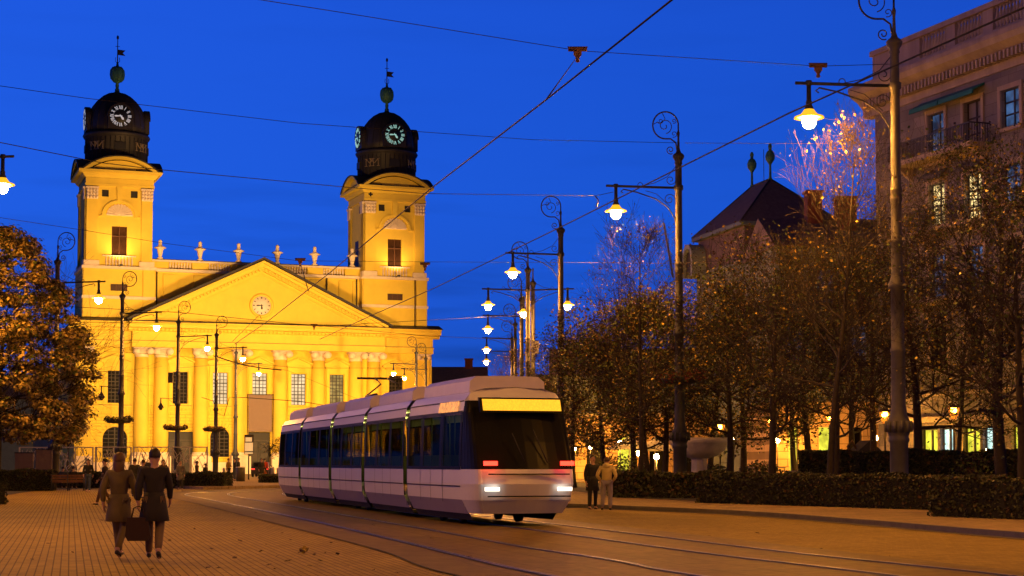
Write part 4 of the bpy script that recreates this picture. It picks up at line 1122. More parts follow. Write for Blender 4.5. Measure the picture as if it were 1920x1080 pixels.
# ================================================================== TRAM
TL = [(0.55,39.8),(-0.15,42.0),(-1.2,45.3),(-4.15,55.9),(-7.1,66.0),(-9.8,76.5),(-11.3,84)]
tl = smoothline([(a_,b_,0) for a_,b_ in TL],14)
LL=[0]
for i in range(1,len(tl)): LL.append(LL[-1]+(tl[i]-tl[i-1]).length)
def tp(s):
    for j in range(len(LL)-1):
        if LL[j+1]>=s: break
    f=(s-LL[j])/(LL[j+1]-LL[j]); return tl[j].lerp(tl[j+1],f), (tl[j+1]-tl[j]).normalized()
S0=0.5
tram = thing('tram','long low floor tram with dark window band and pale roof rounding the bend','tram',tp(S0)[0])
T0=tram.location.copy()
def sect(s, lat, z):
    p,d=tp(s); n=Vector((d.y,-d.x,0))   # n = to the right when looking along d (away from viewer) -> +x side
    q=p+n*lat-T0; return (q.x,q.y,z)
def loft(mb, s0, s1, prof, n=6, mi=0, widths=None):
    m=len(prof); vs=[]
    for i in range(n+1):
        s=s0+(s1-s0)*i/n
        for lat,z in prof: vs.append(sect(s,lat,z))
    fs=[]
    for i in range(n):
        for k in range(m-1): fs.append((i*m+k,(i+1)*m+k,(i+1)*m+k+1,i*m+k+1))
    mb.add(vs,fs,mi,False)
def nosew(ds):   # half-width factor and top lean near the two ends
    return 1.0
secs=[]; s=S0+1.2; lens=[5.4,5.8,5.4,5.8,5.6]
for l in lens: secs.append((s,s+l)); s+=l+0.5
def side_prof(sg):
    low=[(sg*1.14,0.28),(sg*1.30,0.62)]; mid=[(sg*1.30,0.62),(sg*1.325,1.0),(sg*1.325,1.42)]
    glass=[(sg*1.322,1.42),(sg*1.31,2.0),(sg*1.27,2.72)]; up=[(sg*1.27,2.72),(sg*1.22,3.02),(sg*1.08,3.2)]; roof=[(sg*1.08,3.2),(sg*0.7,3.3),(0,3.34)]
    return low,mid,glass,up,roof
tglass = bpy.data.materials.new('tinted_tram_glass'); tglass.use_nodes=True
t_=tglass.node_tree; t_.nodes.clear(); o_=t_.nodes.new('ShaderNodeOutputMaterial'); tr=t_.nodes.new('ShaderNodeBsdfTransparent'); tr.inputs[0].default_value=(0.27,0.27,0.18,1)
gl=t_.nodes.new('ShaderNodeBsdfGlossy'); gl.inputs['Roughness'].default_value=0.03; gl.inputs[0].default_value=(0.5,0.48,0.42,1); lw_=t_.nodes.new('ShaderNodeLayerWeight'); pw_=t_.nodes.new('ShaderNodeMath'); pw_.operation='POWER'; pw_.inputs[1].default_value=4.0; t_.links.new(lw_.outputs['Facing'],pw_.inputs[0]); fr=t_.nodes.new('ShaderNodeMath'); fr.operation='MULTIPLY'; fr.inputs[1].default_value=0.2; t_.links.new(pw_.outputs[0],fr.inputs[0])
mx=t_.nodes.new('ShaderNodeMixShader'); t_.links.new(fr.outputs[0],mx.inputs[0]); t_.links.new(tr.outputs[0],mx.inputs[1]); t_.links.new(gl.outputs[0],mx.inputs[2]); t_.links.new(mx.outputs[0],o_.inputs[0])
M['tglass']=tglass
mlight=emis('tram_ceiling_light',(0.85,0.85,0.22),9.0); minn=mat('tram_interior',(0.26,0.25,0.09),0.6); mseat=mat('olive_seat_cloth',(0.10,0.11,0.04),0.7)
for i,(a_,b_) in enumerate(secs):
    body=MB()
    for sg in (-1,1):
        low,mid,glass,up,roof=side_prof(sg)
        loft(body,a_,b_,low,mi=1); loft(body,a_,b_,mid,mi=0); loft(body,a_,b_,up,mi=0); loft(body,a_,b_,roof,mi=2)
        # dark pillars between panes
        for q in range(4):
            s_=a_+(b_-a_)*q/3; wd=0.10 if q in (1,2) else 0.16
            sA=max(a_,s_-wd); sB=min(b_,s_+wd); loft(body,sA,sB,[(sg*1.332,1.38),(sg*1.32,2.0),(sg*1.28,2.74)],n=1,mi=3)
        loft(body,a_,b_,[(sg*1.334,1.34),(sg*1.334,1.42)],mi=3); loft(body,a_,b_,[(sg*1.285,2.66),(sg*1.27,2.76)],mi=3)
        loft(body,a_,b_,[(sg*1.34,0.93),(sg*1.34,0.955)],mi=3)
        loft(body,a_,b_,[(sg*1.24,2.98),(sg*1.235,3.01)],mi=3)
    sec=body.build('body_section',[M['white'],M['skirt'],M['rooftram'],M['gasket']],tram)
    g=MB()
    for sg in (-1,1): loft(g,a_,b_,side_prof(sg)[2])
    g.build('window_band',M['tglass'],sec)
    rf=MB()   # roof equipment fairing
    rs,re=a_+0.5,b_-0.5
    for sg in (-1,1): loft(rf,rs,re,[(sg*0.98,3.2),(sg*0.95,3.5),(sg*0.8,3.62),(0,3.64)])
    for ss in (rs,re):
        rf.add([sect(ss,-0.98,3.2),sect(ss,-0.95,3.5),sect(ss,-0.8,3.62),sect(ss,0,3.64),sect(ss,0.8,3.62),sect(ss,0.95,3.5),sect(ss,0.98,3.2)],[tuple(range(7))])
    rf.build('roof_equipment_cover',M['rooftram'],sec)
    it=MB()
    loft(it,a_,b_,[(-1.2,0.45),(1.2,0.45)],mi=0); loft(it,a_,b_,[(-1.15,3.0),(1.15,3.0)],mi=0)
    q=a_+0.5
    while q<b_-0.6:
        for sg in (-1,1):
            c_=sect(q,sg*0.85,0); p_,d_=tp(q); an=math.atan2(d_.y,d_.x)
            it.T=Matrix.Translation((c_[0],c_[1],0))@Matrix.Rotation(an,4,'Z')
            it.box(-0.22,0.22,-0.22,0.22,0.9,1.0,1); it.box(0.2,0.27,-0.22,0.22,0.95,1.7,1); it.T=None
        q+=0.95
    for q_ in range(4):
        s_=a_+(b_-a_)*(q_+0.5)/4
        it.tube([sect(s_,0.3*(-1)**q_,0.45),sect(s_,0.3*(-1)**q_,3.0)],0.02,5,1)
    it.build('interior',[minn,mseat],sec)
    cl=MB()
    for sg in (-1,1): loft(cl,a_+0.3,b_-0.3,[(sg*0.62,2.96),(sg*0.54,2.96)])
    cl.build('ceiling_light',mlight,sec)
    if i<len(secs)-1:
        bl=MB(); ns=8
        for q in range(ns):
            s_=b_+0.5*q/ns; e_=b_+0.5*(q+1)/ns; k_=1.18 if q%2 else 1.24
            for sg in (-1,1): loft(bl,s_,e_,[(sg*k_,0.35),(sg*k_,2.9),(sg*0.9,3.18),(0,3.2)],n=1)
        bl.build('bellows',M['black'],tram)
    sm_=MB()
    for fr_ in (0.30,0.5,0.70):
        s_=a_+(b_-a_)*fr_
        for sg in (-1,1): loft(sm_,s_-0.012,s_+0.012,[(sg*1.315,0.55),(sg*1.336,0.95),(sg*1.336,1.4)],n=1); 
    for fr_ in (0.30,0.70):
        s_=a_+(b_-a_)*fr_
        for sg in (-1,1): loft(sm_,s_-0.03,s_+0.03,[(sg*1.335,1.4),(sg*1.325,2.0),(sg*1.287,2.72)],n=1)
    sm_.build('door_seam',M['gasket'],sec)
    # bogies
    if i%2==0:
        wh=MB()
        for dq in (-0.9,0.9):
            for sg in (-1,1):
                p_,d_=tp((a_+b_)/2+dq); an=math.atan2(d_.y,d_.x); c_=sect((a_+b_)/2+dq,sg*0.735,0.30)
                wh.T=Matrix.Translation(c_)@Matrix.Rotation(an,4,'Z')@Matrix.Rotation(R(90),4,'X'); wh.lathe([(0,-0.06),(0.29,-0.06),(0.29,0.06),(0,0.06)],18); wh.T=None
        wh.build('wheel',M['black'],tram)
# cab end (facing the viewer), rounded nose; built of cross sections from s=S0-0.0 .. secs[0][0]
def cab(s_in, s_out, sgn, front):
    # rows of (z, setback from nose tip, half width at nose, half width at body)
    rows=[(0.30,0.35,0.95),(0.62,0.12,1.08),(1.0,0.0,1.12),(1.35,0.06,1.12),(2.0,0.35,1.10),(2.72,0.72,1.08),(3.0,0.86,1.04),(3.2,1.02,0.9),(3.32,1.1,0.6)]
    Lc=abs(s_out-s_in); dirn=1 if s_out>s_in else -1
    mats_=[0,0,0,1,1,2,0,0]
    white=MB(); gls=MB(); sgn_=MB()
    for r_ in range(len(rows)-1):
        z0,b0,h0=rows[r_]; z1,b1,h1=rows[r_+1]
        prof=[]
        for z_,b_,h_ in ((z0,b0,h0),(z1,b1,h1)):
            hb={0.30:1.14,0.62:1.30,1.0:1.325,1.35:1.325,2.0:1.31,2.72:1.27,3.0:1.22,3.2:1.08,3.32:0.7}[z_]
            pts=[]; sn=s_out-dirn*b_
            K=6
            pts.append((s_in,-hb))
            for k in range(K+1):
                t=PI/2*k/K; pts.append((s_in+(sn-dirn*0.18-s_in)*math.sin(t)*0.999, -(h_+(hb-h_)*math.cos(t))))
            for k in range(-4,5): pts.append((sn-dirn*0.18*(k/4)**2, h_*k/4*0.97))
            for k in range(K,-1,-1):
                t=PI/2*k/K; pts.append((s_in+(sn-dirn*0.18-s_in)*math.sin(t)*0.999, (h_+(hb-h_)*math.cos(t))))
            pts.append((s_in,hb)); prof.append([sect(max(0,p_[0]),p_[1],z_) for p_ in pts])
        m_=len(prof[0]); vs=prof[0]+prof[1]
        fs=[(k,k+1,m_+k+1,m_+k) for k in range(m_-1)]
        (white if mats_[r_]==0 else gls).add(vs,fs,0,False)
    b=white.build('cab_front' if front else 'cab_rear',[M['white']],tram)
    gls.build('windscreen',M['gasket'],b)
    roof_=MB(); roof_.add([sect(s_in,-0.7,3.32),sect(max(0,s_out-dirn*1.1),-0.6,3.32),sect(max(0,s_out-dirn*1.1),0.6,3.32),sect(s_in,0.7,3.32)],[(0,1,2,3)]); roof_.build('cab_roof',M['rooftram'],b)
    return b
cb_=cab(secs[0][0],S0-0.0,1,True)
def facebox(mb,s,lat0,lat1,z0,z1,th=0.05,lean=0.0):
    a=[sect(s,lat0,z0),sect(s,lat1,z0),sect(s+lean,lat1,z1),sect(s+lean,lat0,z1)]
    b=[sect(s-th,lat0,z0),sect(s-th,lat1,z0),sect(s-th+lean,lat1,z1),sect(s-th+lean,lat0,z1)]
    mb.add(a+b,[(0,1,2,3),(7,6,5,4),(0,4,5,1),(1,5,6,2),(2,6,7,3),(3,7,4,0)])
# amber destination display
mb=MB(); facebox(mb,S0+0.62,-1.04,1.04,2.70,3.06,0.12,0.12); mb.build('display_housing',M['gasket'],cb_)
mb=MB(); facebox(mb,S0+0.49,-0.98,0.98,2.745,3.02,0.012,0.11); mb.build('destination_display',emis('amber_display',(1.0,0.43,0.02),1.5,var=0.1,scale=25),cb_)
# tail lamps and head lamps
for sg in (-1,1):
    mb=MB(); facebox(mb,S0+0.02,sg*0.95-0.16,sg*0.95+0.16,1.44,1.54,0.08); mb.build('tail_light',emis('red_tail_lamp',(1.0,0.02,0.01),9.0),cb_)
    mb=MB(); facebox(mb,S0+0.05,sg*0.9-0.17,sg*0.9+0.17,0.84,0.93,0.08); mb.build('headlight',emis('white_head_lamp',(1.0,0.9,0.7),3.0),cb_)
mb=MB(); facebox(mb,S0-0.0,-1.0,1.0,1.22,1.25,0.06); facebox(mb,S0-0.01,-1.02,1.02,0.70,0.73,0.06); mb.build('trim_line',M['gasket'],cb_)
mb=MB(); mb.tube([sect(S0-0.02,-0.1,1.5),sect(S0+0.2,-0.35,2.2)],0.015,5); mb.tube([sect(S0+0.1,0.5,1.5),sect(S0+0.3,0.2,2.3)],0.015,5); mb.build('wiper',M['black'],cb_)
# side destination display in the first section
mb=MB(); a_,b_=secs[0]; 
loft(mb,a_+0.4,a_+2.1,[(-1.29,2.75),(-1.245,3.0)],n=2); mb.build('side_display',emis('amber_side_display',(1.0,0.36,0.07),0.9,var=0.4,scale=10),tram)
cb2=cab(secs[-1][1],secs[-1][1]+1.3,-1,False)
# underfloor dark skirt
mb=MB()
for a_,b_ in secs:
    for sg in (-1,1): loft(mb,a_,b_,[(sg*1.0,0.12),(sg*1.12,0.30)])
mb.build('underframe',M['black'],tram)
# pantograph on third section
a_,b_=secs[2]; mb=MB(); s_=(a_+b_)/2
p0=sect(s_,0,3.66); 
mb.tube([sect(s_-0.9,-0.5,3.7),sect(s_+0.9,-0.5,3.7)],0.04,5); mb.tube([sect(s_-0.9,0.5,3.7),sect(s_+0.9,0.5,3.7)],0.04,5)
for sg in (-1,1): mb.tube([sect(s_+0.8,sg*0.5,3.72),sect(s_-0.6,sg*0.3,4.05),sect(s_+0.9,sg*0.2,4.3)],0.03,5)
mb.tube([sect(s_+0.9,-0.8,4.3),sect(s_+0.9,0.8,4.3)],0.04,5)
mb.build('pantograph',M['iron'],tram)
# ================================================================== STONE BUILDING (right)
so = at(1648,880,100); so.z=0
sb_ = thing('stone_building','tall grey stone apartment house with a balustraded roof at the right edge','building',so,R(-70))
SLX=34
hol=[]; wins=[]
for fl,(zc0,zc1) in enumerate(((18.3,20.95),(14.4,17.0),(10.5,13.1),(6.7,9.2))):
    for k,x in enumerate((6.3,9.7,13.0,16.4,19.8,23.2,26.6)):
        hw=0.8; z0=zc0 if (k%2==0 or k==1) else zc0+0.6
        if k>=2: z0=zc0+0.7; 
        hol.append((x-hw,x+hw,z0,zc1)); wins.append((fl,k,x,hw,z0,zc1))
shops=[(4.4,6.0),(6.25,7.6),(8.4,9.9),(10.15,11.5),(12.6,15.2),(16,19),(20,23)]
for a,b in shops: hol.append((a,b,0.9,3.45))
mb=MB(); mb.wall(0,SLX,0,22.0,hol,y=0,depth=0.35); mb.box(0,SLX,0.4,14,0,22.0); mb.box(0,0.02,0,0.4,0,22); 
mb.build('wall',M['stone'],sb_)
mb=MB()
mb.prism([(-0.1,22.0),(-0.15,22.5),(-0.5,22.9),(-1.0,23.2),(-1.15,23.5),(-1.15,23.75),(0.5,23.8),(0.5,22.0)],-1.1,SLX,ax='x')
mb.box(-1.1,0,0.5,14,23.2,23.75); mb.box(-0.15,0,0.5,14,22.0,23.2)
mb.box(0.2,SLX,-0.25,13.8,23.8,24.25); mb.box(0.1,SLX,-0.4,0.1,25.45,25.75); mb.box(0.1,0.5,0.1,13.8,25.45,25.75)
segs_b=[(0.2,5.1),(7.65,8.5),(11.0,11.9),(14.4,15.3),(17.8,18.7),(21.2,22.1),(24.6,34)]
for a,b in segs_b: mb.box(a,b,-0.25,0.05,24.25,25.45)
mb.box(0.2,0.5,0.05,13.8,24.25,25.45)
mb.build('cornice',M['stonetrim'],sb_)
mb=MB(); x=-0.4
while x<SLX-0.3: mb.box(x,x+0.17,-0.62,-0.152,22.42,22.86); x+=0.34
mb.build('dentils',M['stonetrim'],sb_)
mb=MB()
for a,b in ((5.1,7.65),(8.5,11.0),(11.9,14.4),(15.3,17.8),(18.7,21.2)): baluster_row(mb,a+0.1,b-0.1,-0.1,24.25,25.45,8,0.15)
mb.build('baluster',M['stonetrim'],sb_)
for fl,k,x,hw,z0,z1 in wins:
    if k>4: continue
    lit='roomlit' if (fl==1 and k in (0,1)) else ('paneblue' if (fl,k) in ((0,0),(0,2),(2,0),(2,1),(1,2)) else 'glassdark')
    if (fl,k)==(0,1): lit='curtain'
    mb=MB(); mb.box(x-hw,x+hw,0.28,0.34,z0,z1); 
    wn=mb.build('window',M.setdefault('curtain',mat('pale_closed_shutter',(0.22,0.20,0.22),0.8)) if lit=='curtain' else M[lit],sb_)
    mb=MB(); muntins(mb,x-hw,x+hw,z0,z1,0.27,2,3,0.05,0.09); mb.build('frame',M['frame'] ,wn)
    mb=MB(); mb.box(x-hw-0.22,x-hw,-0.1,0,z0-0.1,z1+0.25); mb.box(x+hw,x+hw+0.22,-0.1,0,z0-0.1,z1+0.25); mb.box(x-hw,x+hw,-0.1,0,z1,z1+0.25); mb.box(x-hw-0.25,x+hw+0.25,-0.2,0,z0-0.28,z0-0.1); mb.build('surround',M['stonetrim'],wn)
def balcony(x0,x1,z,dd=1.3):
    mb=MB(); mb.box(x0,x1,-dd,-0.002,z-0.35,z-0.1); 
    for x in (x0+0.4,x1-0.4): mb.prism([(-dd*0.8,z-0.35),(0,z-0.35),(0,z-1.1)],x-0.12,x+0.12,ax='x')
    b=mb.build('balcony',M['stonetrim'],sb_)
    mb=MB(); n=int((x1-x0)/0.14)
    mb.box(x0,x1,-dd-0.02,-dd+0.03,z+0.85,z+0.92); mb.box(x0,x1,-dd-0.02,-dd+0.03,z,z+0.04)
    for i in range(n+1): xx=x0+(x1-x0)*i/n; mb.box(xx-0.015,xx+0.015,-dd-0.01,-dd+0.02,z,z+0.86)
    for xx in (x0,x1):
        mb.box(xx-0.02,xx+0.02,-dd,0,z+0.85,z+0.92)
        for i in range(8): yy=-dd*i/8; mb.box(xx-0.015,xx+0.015,yy-0.02,yy+0.01,z-0.1,z+0.86)
    mb.build('railing',M['iron'],b)
balcony(3.4,11.2,18.55); balcony(5.0,11.0,14.5); balcony(5.0,11.0,10.6)
mb=MB(); 
for a,b in ((4.75,7.5),(7.6,10.75)):
    mb.prism([(0.0,21.75),(-0.75,21.35),(-0.8,21.1),(-0.72,21.1),(-0.7,21.28),(0.0,21.62)],a,b,ax='x')
mb.build('awning',M['awning'],sb_)
mb=MB(); 
for a,b in ((5.2,7.3),(8.6,10.8)): mb.prism([(0.0,17.75),(-0.5,17.45),(-0.55,17.2),(-0.48,17.2),(-0.45,17.4),(0.0,17.62)],a,b,ax='x')
mb.build('awning',mat('grey_awning_cloth',(0.10,0.10,0.12),0.8),sb_)
mb=MB(); mb.box(0,SLX,-0.45,-0.002,3.75,4.05); mb.box(0,SLX,-0.2,-0.002,5.2,5.4); mb.build('ledge',M['stonetrim'],sb_)
for i,(a,b) in enumerate(shops):
    mb=MB(); mb.box(a,b,0.28,0.33,0.9,3.45); wn=mb.build('shop_window',M['shopyellow'] if i in (0,2,4) else M['shopcyan'],sb_)
    mb=MB(); mb.box(a,b,0.18,0.27,0.9,1.0); 
    for x in (a,(a+b)/2,b): mb.box(x-0.05,x+0.05,0.17,0.27,0.9,3.45)
    mb.box(a,b,0.18,0.26,3.33,3.45)
    mb.box(a+0.2,a+0.9,0.2,0.26,1.0,1.9); mb.build('frame',M['frame'],wn)
# ================================================================== BUILDING WITH STEEP ROOF
mo=at(1397,880,150); mo.z=0
mn=thing('steep_roofed_building','corner house with steep dark red roof and two green finials behind the trees','building',mo,math.atan2(2.9,11.5))
hol=[]
for z0,z1 in ((14.6,17.6),(10.0,13.0),(5.8,8.4)):
    for x in (1.2,3.4,5.6,7.8): hol.append((x-0.6,x+0.6,z0,z1))
mb=MB(); mb.wall(0,9.3,0,19.3,hol,0,0.3); mb.box(0,9.3,0.35,11.9,0,19.3); mb.box(0,0.02,0,0.35,0,19.3)
for z0,z1 in ((14.6,17.6),(10.0,13.0)):
    for y in (2,5,8,10.5): mb.box(-0.12,0.0,y-0.8,y+0.8,z0-0.2,z1+0.2)
mb.build('wall',M['bluewall'],mn)
for z0,z1 in ((14.6,17.6),(10.0,13.0),(5.8,8.4)):
    for i,x in enumerate((1.2,3.4,5.6,7.8)):
        mb=MB(); mb.box(x-0.6,x+0.6,0.22,0.28,z0,z1); wn=mb.build('window',M['paneblue'] if (i+int(z0))%2 else M['glassdark'],mn)
        mb=MB(); muntins(mb,x-0.6,x+0.6,z0,z1,0.2,2,3,0.06,0.1); mb.build('frame',M['canvas'],wn)
mb=MB(); mb.box(0.15,9.15,0.15,11.75,19.35,22.55); mb.build('attic_storey',mat('reddish_attic_wall',(0.16,0.11,0.115),0.85,var=0.2,scale=2),mn)
mb=MB(); mb.box(-0.3,9.6,-0.3,12.2,19.1,19.36); mb.box(-0.35,9.65,-0.35,12.25,22.5,22.85); mb.build('cornice',mat('blue_grey_metal',(0.11,0.15,0.17),0.6,var=0.2),mn)
mb=MB(); e=0.35; zz=22.86; v=[(-e,-e,zz),(9.3+e,-e,zz),(9.3+e,11.9+e,zz),(-e,11.9+e,zz),(4.65,4.9,27.6),(4.65,9.3,27.6)]
mb.add(v,[(0,1,4),(1,2,5,4),(2,3,5),(3,0,4,5),(3,2,1,0)]); rf=mb.build('roof',M['roofred'],mn)
mb=MB()
for a,b in ((0,4),(1,4),(4,5),(3,5)): mb.tube([v[a],v[b]],0.10,5)
mb.build('ridge_capping',M['lead'],rf)
for y in (4.9,9.3):
    mb=MB(); mb.lathe([(0.22,27.5),(0.12,27.8),(0.1,28.9),(0.16,29.0),(0.42,29.4),(0.45,29.75),(0.32,30.1),(0.14,30.25),(0.16,30.5),(0.2,30.6),(0.1,30.85),(0,30.9)],12,(4.65,y,0)); mb.build('finial',M['verdigris'],rf)
mb=MB(); mb.tube([(4.65,6.4,27.5),(4.65,6.4,30.6)],0.03,4); mb.build('rod',M['wire'],rf)
mb=MB()
for i in range(12):
    t0=PI*i/12; t1=PI*(i+1)/12
    mb.prism([(11.0+1.4*math.cos(t0),20.6+1.5*math.sin(t0)),(11.0+1.4*math.cos(t1),20.6+1.5*math.sin(t1)),(11.0+1.0*math.cos(t1),20.6+1.1*math.sin(t1)),(11.0+1.0*math.cos(t0),20.6+1.1*math.sin(t0))],-1.3,0.1,ax='x')
mb.box(-1.3,0.1,9.6,10.0,19.0,20.6); mb.box(-1.3,0.1,12.0,12.4,19.0,20.6)
mb.build('round_dormer',mat('pale_blue_dormer_frame',(0.22,0.27,0.32),0.6),mn)
mb=MB(); mb.box(-1.0,-0.9,10.0,12.0,19.2,21.4); mb.build('dormer_opening',M['darkhole'],mn)
# long wing with lit ground floor
wo=Vector((20.8,134,0))
wg=thing('long_house','long dark roofed house with a lamp lit stone ground floor behind the trees','building',wo,R(4))
hol=[]; ww=[]
for z0,z1 in ((14.0,16.8),(9.6,12.4)):
    for i in range(5): hol.append((1.4+i*2.6-0.65,1.4+i*2.6+0.65,z0,z1)); ww.append(hol[-1])
gd=[(0.9,1.7),(3.3,4.3),(6.0,6.8),(8.6,9.8),(12.0,12.6)]
mb=MB(); mb.wall(0,14,6.3,18.6,hol,0,0.3); mb.box(0,14,0.35,12,6.3,18.6); mb.box(0,0.02,0,0.35,6.3,18.6); mb.build('wall',M['bluewall'],wg)
mb=MB(); mb.wall(0,14,0,6.0,[(a,b,0.1,4.3) for a,b in gd],-0.1,0.5); mb.box(0,14,0.45,12,0,6.0); mb.box(-0.1,14.1,-0.35,12,6.0,6.3); mb.build('ground_floor',M['creamwall'],wg)
for i,(a,b) in enumerate(gd):
    mb=MB(); mb.box(a,b,0.3,0.38,0.1,4.3); dn=mb.build('lit_doorway',M['shopyellow'] if i!=2 else M['glassdark'],wg)
    mb=MB(); mb.box(b-0.1,b,0.2,0.29,0.1,4.3); mb.box(a,a+0.06,0.2,0.29,0.1,4.3); mb.build('frame',M['shopcyan'] if i in(1,3) else M['frame'],dn)
for i,(a,b,c_,d_) in enumerate(ww):
    mb=MB(); mb.box(a,b,0.22,0.28,c_,d_); wn=mb.build('window',M['paneblue'] if i%2 else M['glassdark'],wg)
    mb=MB(); muntins(mb,a,b,c_,d_,0.2,2,3,0.06,0.1); mb.build('frame',M['canvas'],wn)
mb=MB(); mb.prism([(-0.5,18.6),(5.5,21.6),(12.3,18.6)],-0.2,14.3,ax='x'); rf=mb.build('roof',M['roofred'],wg)
for x,y,z0,z1,s_ in ((4.3,5.0,20.5,23.6,0.62),(6.6,3.6,20.0,22.9,0.75)):
    mb=MB(); mb.box(x-s_,x+s_,y-s_,y+s_,z0,z1); mb.box(x-s_-0.12,x+s_+0.12,y-s_-0.12,y+s_+0.12,z1,z1+0.2); mb.build('chimney',M['brick'],rf)
# low arcade house behind the left part of the park
ao=Vector((3.6,158,0))
ar_=thing('arcade_house','low house with lamp lit arches seen between the tree trunks','building',ao,R(-2))
mb=MB(); hol=[(1.2+i*2.9-0.8,1.2+i*2.9+0.8,0.1,4.0) for i in range(6)]
mb.wall(0,17.6,0,5.8,hol,0,0.5)
for a,b,c_,d_ in hol:
    for sg in (-1,1):
        cx_=(a+b)/2; poly=[(cx_+sg*0.8,4.0)]+[(cx_+sg*0.8*math.cos(PI/2*i/6),3.2+0.8*math.sin(PI/2*i/6)) for i in range(7)]
        mb.prism(poly if sg>0 else poly[::-1],-0.002,0.4)
mb.box(0,17.6,0.55,10,0,5.8); mb.build('ground_floor',M['creamwall'],ar_)
mb=MB(); mb.box(0,17.6,0.1,10,6.1,9.6); mb.build('wall',M['bluewall'],ar_)
mb=MB(); mb.box(-0.1,17.7,-0.3,10,5.8,6.1); mb.build('cornice',M['stonetrim'],ar_)
for i,(a,b,c_,d_) in enumerate(hol):
    mb=MB(); mb.box(a,b,0.42,0.48,0.1,4.0); mb.build('arch_window',M['shopyellow'] if i in (2,) else M['glassdark'],ar_)
mb=MB(); mb.prism([(-0.4,9.6),(5,12.4),(10.3,9.6)],-0.2,17.9,ax='x'); mb.build('roof',M['roofred'],ar_)
# far roofs right of the church
def farhouse(px0,px1,D,ztop,lab,chim=()):
    a=at(px0,868,D); b=at(px1,868,D); Lh=(b-a).length
    t=thing('far_house',lab,'house',(a.x,D,0))
    mb=MB(); mb.wall(0,Lh,0,ztop-4,[(1.5+i*3,2.6+i*3,ztop-8,ztop-5.8) for i in range(int((Lh-1)/3))],0,0.3); mb.box(0,Lh,0.35,12,0,ztop-4); mb.build('wall',M['bluewall'],t)
    mb=MB()
    for i in range(int((Lh-1)/3)): mb.box(1.5+i*3,2.6+i*3,0.25,0.3,ztop-8,ztop-5.8)
    mb.build('window',M['glassdark'],t)
    mb=MB(); mb.prism([(-0.5,ztop-4),(6,ztop),(12.5,ztop-4)],-0.3,Lh+0.3,ax='x'); r_=mb.build('roof',M['roofred'],t)
    for x in chim:
        mb=MB(); mb.box(x-0.6,x+0.6,5.4,6.6,ztop-1.2,ztop+1.1); mb.box(x-0.7,x+0.7,5.3,6.7,ztop+1.1,ztop+1.3); mb.build('chimney',M['brick'],r_)
farhouse(806,910,262,16.6,'far house with dark red roof and chimney just right of the church',(5.8,))
farhouse(1010,1085,200,12.2,'far low roof just visible between the lamps and the trees')
farhouse(905,1018,232,11.5,'far low house hidden behind the tram, between the two far roofs')
farhouse(-120,60,255,15.0,'dark far house behind the linden tree on the left')
# ================================================================== TREES
def tree_mesh(seed, H, th, spread, nl, leaf_n, leaf_size, lean=0.0, twigs=3, leafr=0.5, upb=0.35, r0=0.22, depthn=3, leafmin=0.0):
    rnd=random.Random(seed); wood=MB(); tips=[]
    def grow(p,d,l,r,lev):
        n=4 if lev<2 else 3; pts=[p.copy()]; rr=[r]; q=p.copy(); dd=d.copy()
        for i in range(n):
            dd=(dd+Vector((rnd.gauss(0,.16),rnd.gauss(0,.16),rnd.gauss(0.05,.10)))).normalized()
            q=q+dd*l/n; pts.append(q.copy()); rr.append(max(0.006,r*(1-0.62*(i+1)/n)))
        wood.tube(pts,rr,6 if lev==0 else (4 if lev<3 else 3),cap=False)
        if lev>=depthn:
            tips.append(pts[-1]); tips.append(pts[len(pts)//2]); return
        k={0:5,1:4,2:twigs}.get(lev,twigs)
        for c in range(k):
            i=min(n,1+int((c+0.5)/k*n)); base=pts[i]
            ax=dd.orthogonal().normalized(); ax.rotate(Quaternion(dd,rnd.uniform(0,6.28)))
            nd=(dd*rnd.uniform(0.5,1.0)+ax*rnd.uniform(0.5,1.0)+Vector((0,0,upb*0.5))).normalized()
            grow(base,nd,l*rnd.uniform(0.5,0.72),rr[i]*0.7+0.003,lev+1)
        grow(pts[-1],dd,l*0.6,rr[-1],lev+1)
    # trunk
    pts=[Vector((0,0,0))]; rr=[r0*1.35]; d=Vector((lean,0,1)).normalized()
    nseg=14
    for i in range(nseg):
        d=(d+Vector((rnd.gauss(0,.03),rnd.gauss(0,.03),0.03))).normalized(); pts.append(pts[-1]+d*H*0.92/nseg); rr.append(max(0.02,r0*(1-0.9*((i+1)/nseg)**1.1)))
    wood.tube(pts,rr,9,cap=False)
    for c in range(nl):
        f=c/(nl-1); z=th+(H*0.88-th)*f; i=z/(H*0.92)*nseg; i0=min(nseg-1,int(i)); base=pts[i0].lerp(pts[i0+1],i-i0)
        a=c*2.4+rnd.uniform(-.4,.4); prof=math.sin(PI*(0.22+0.72*f))**0.8
        el=0.15+0.75*f+rnd.uniform(-.12,.12)
        nd=Vector((math.cos(a)*math.cos(el),math.sin(a)*math.cos(el),math.sin(el)))
        grow(base,nd,spread*prof*rnd.uniform(0.42,0.6),max(0.02,rr[i0]*0.42),0)
    lf=MB()
    tips=[t for t in tips if t.z>leafmin*H or rnd.random()<0.2]
    if leaf_n and tips:
        for _ in range(leaf_n):
            t=rnd.choice(tips); q=t+Vector((rnd.gauss(0,leafr),rnd.gauss(0,leafr),rnd.gauss(-0.05,leafr*0.8)))
            a=Vector((rnd.gauss(0,1),rnd.gauss(0,1),rnd.gauss(0,0.6))).normalized(); b=a.orthogonal().normalized(); b.rotate(Quaternion(a,rnd.uniform(0,6.28)))
            s=leaf_size*rnd.uniform(0.6,1.35)
            lf.add([q-a*s*.5,q+b*s*.36,q+a*s*.5,q-b*s*.36],[(0,1,2,3)],rnd.choices([0,1,2],[6,4,1.3])[0])
    return wood,lf,tips
TV={}
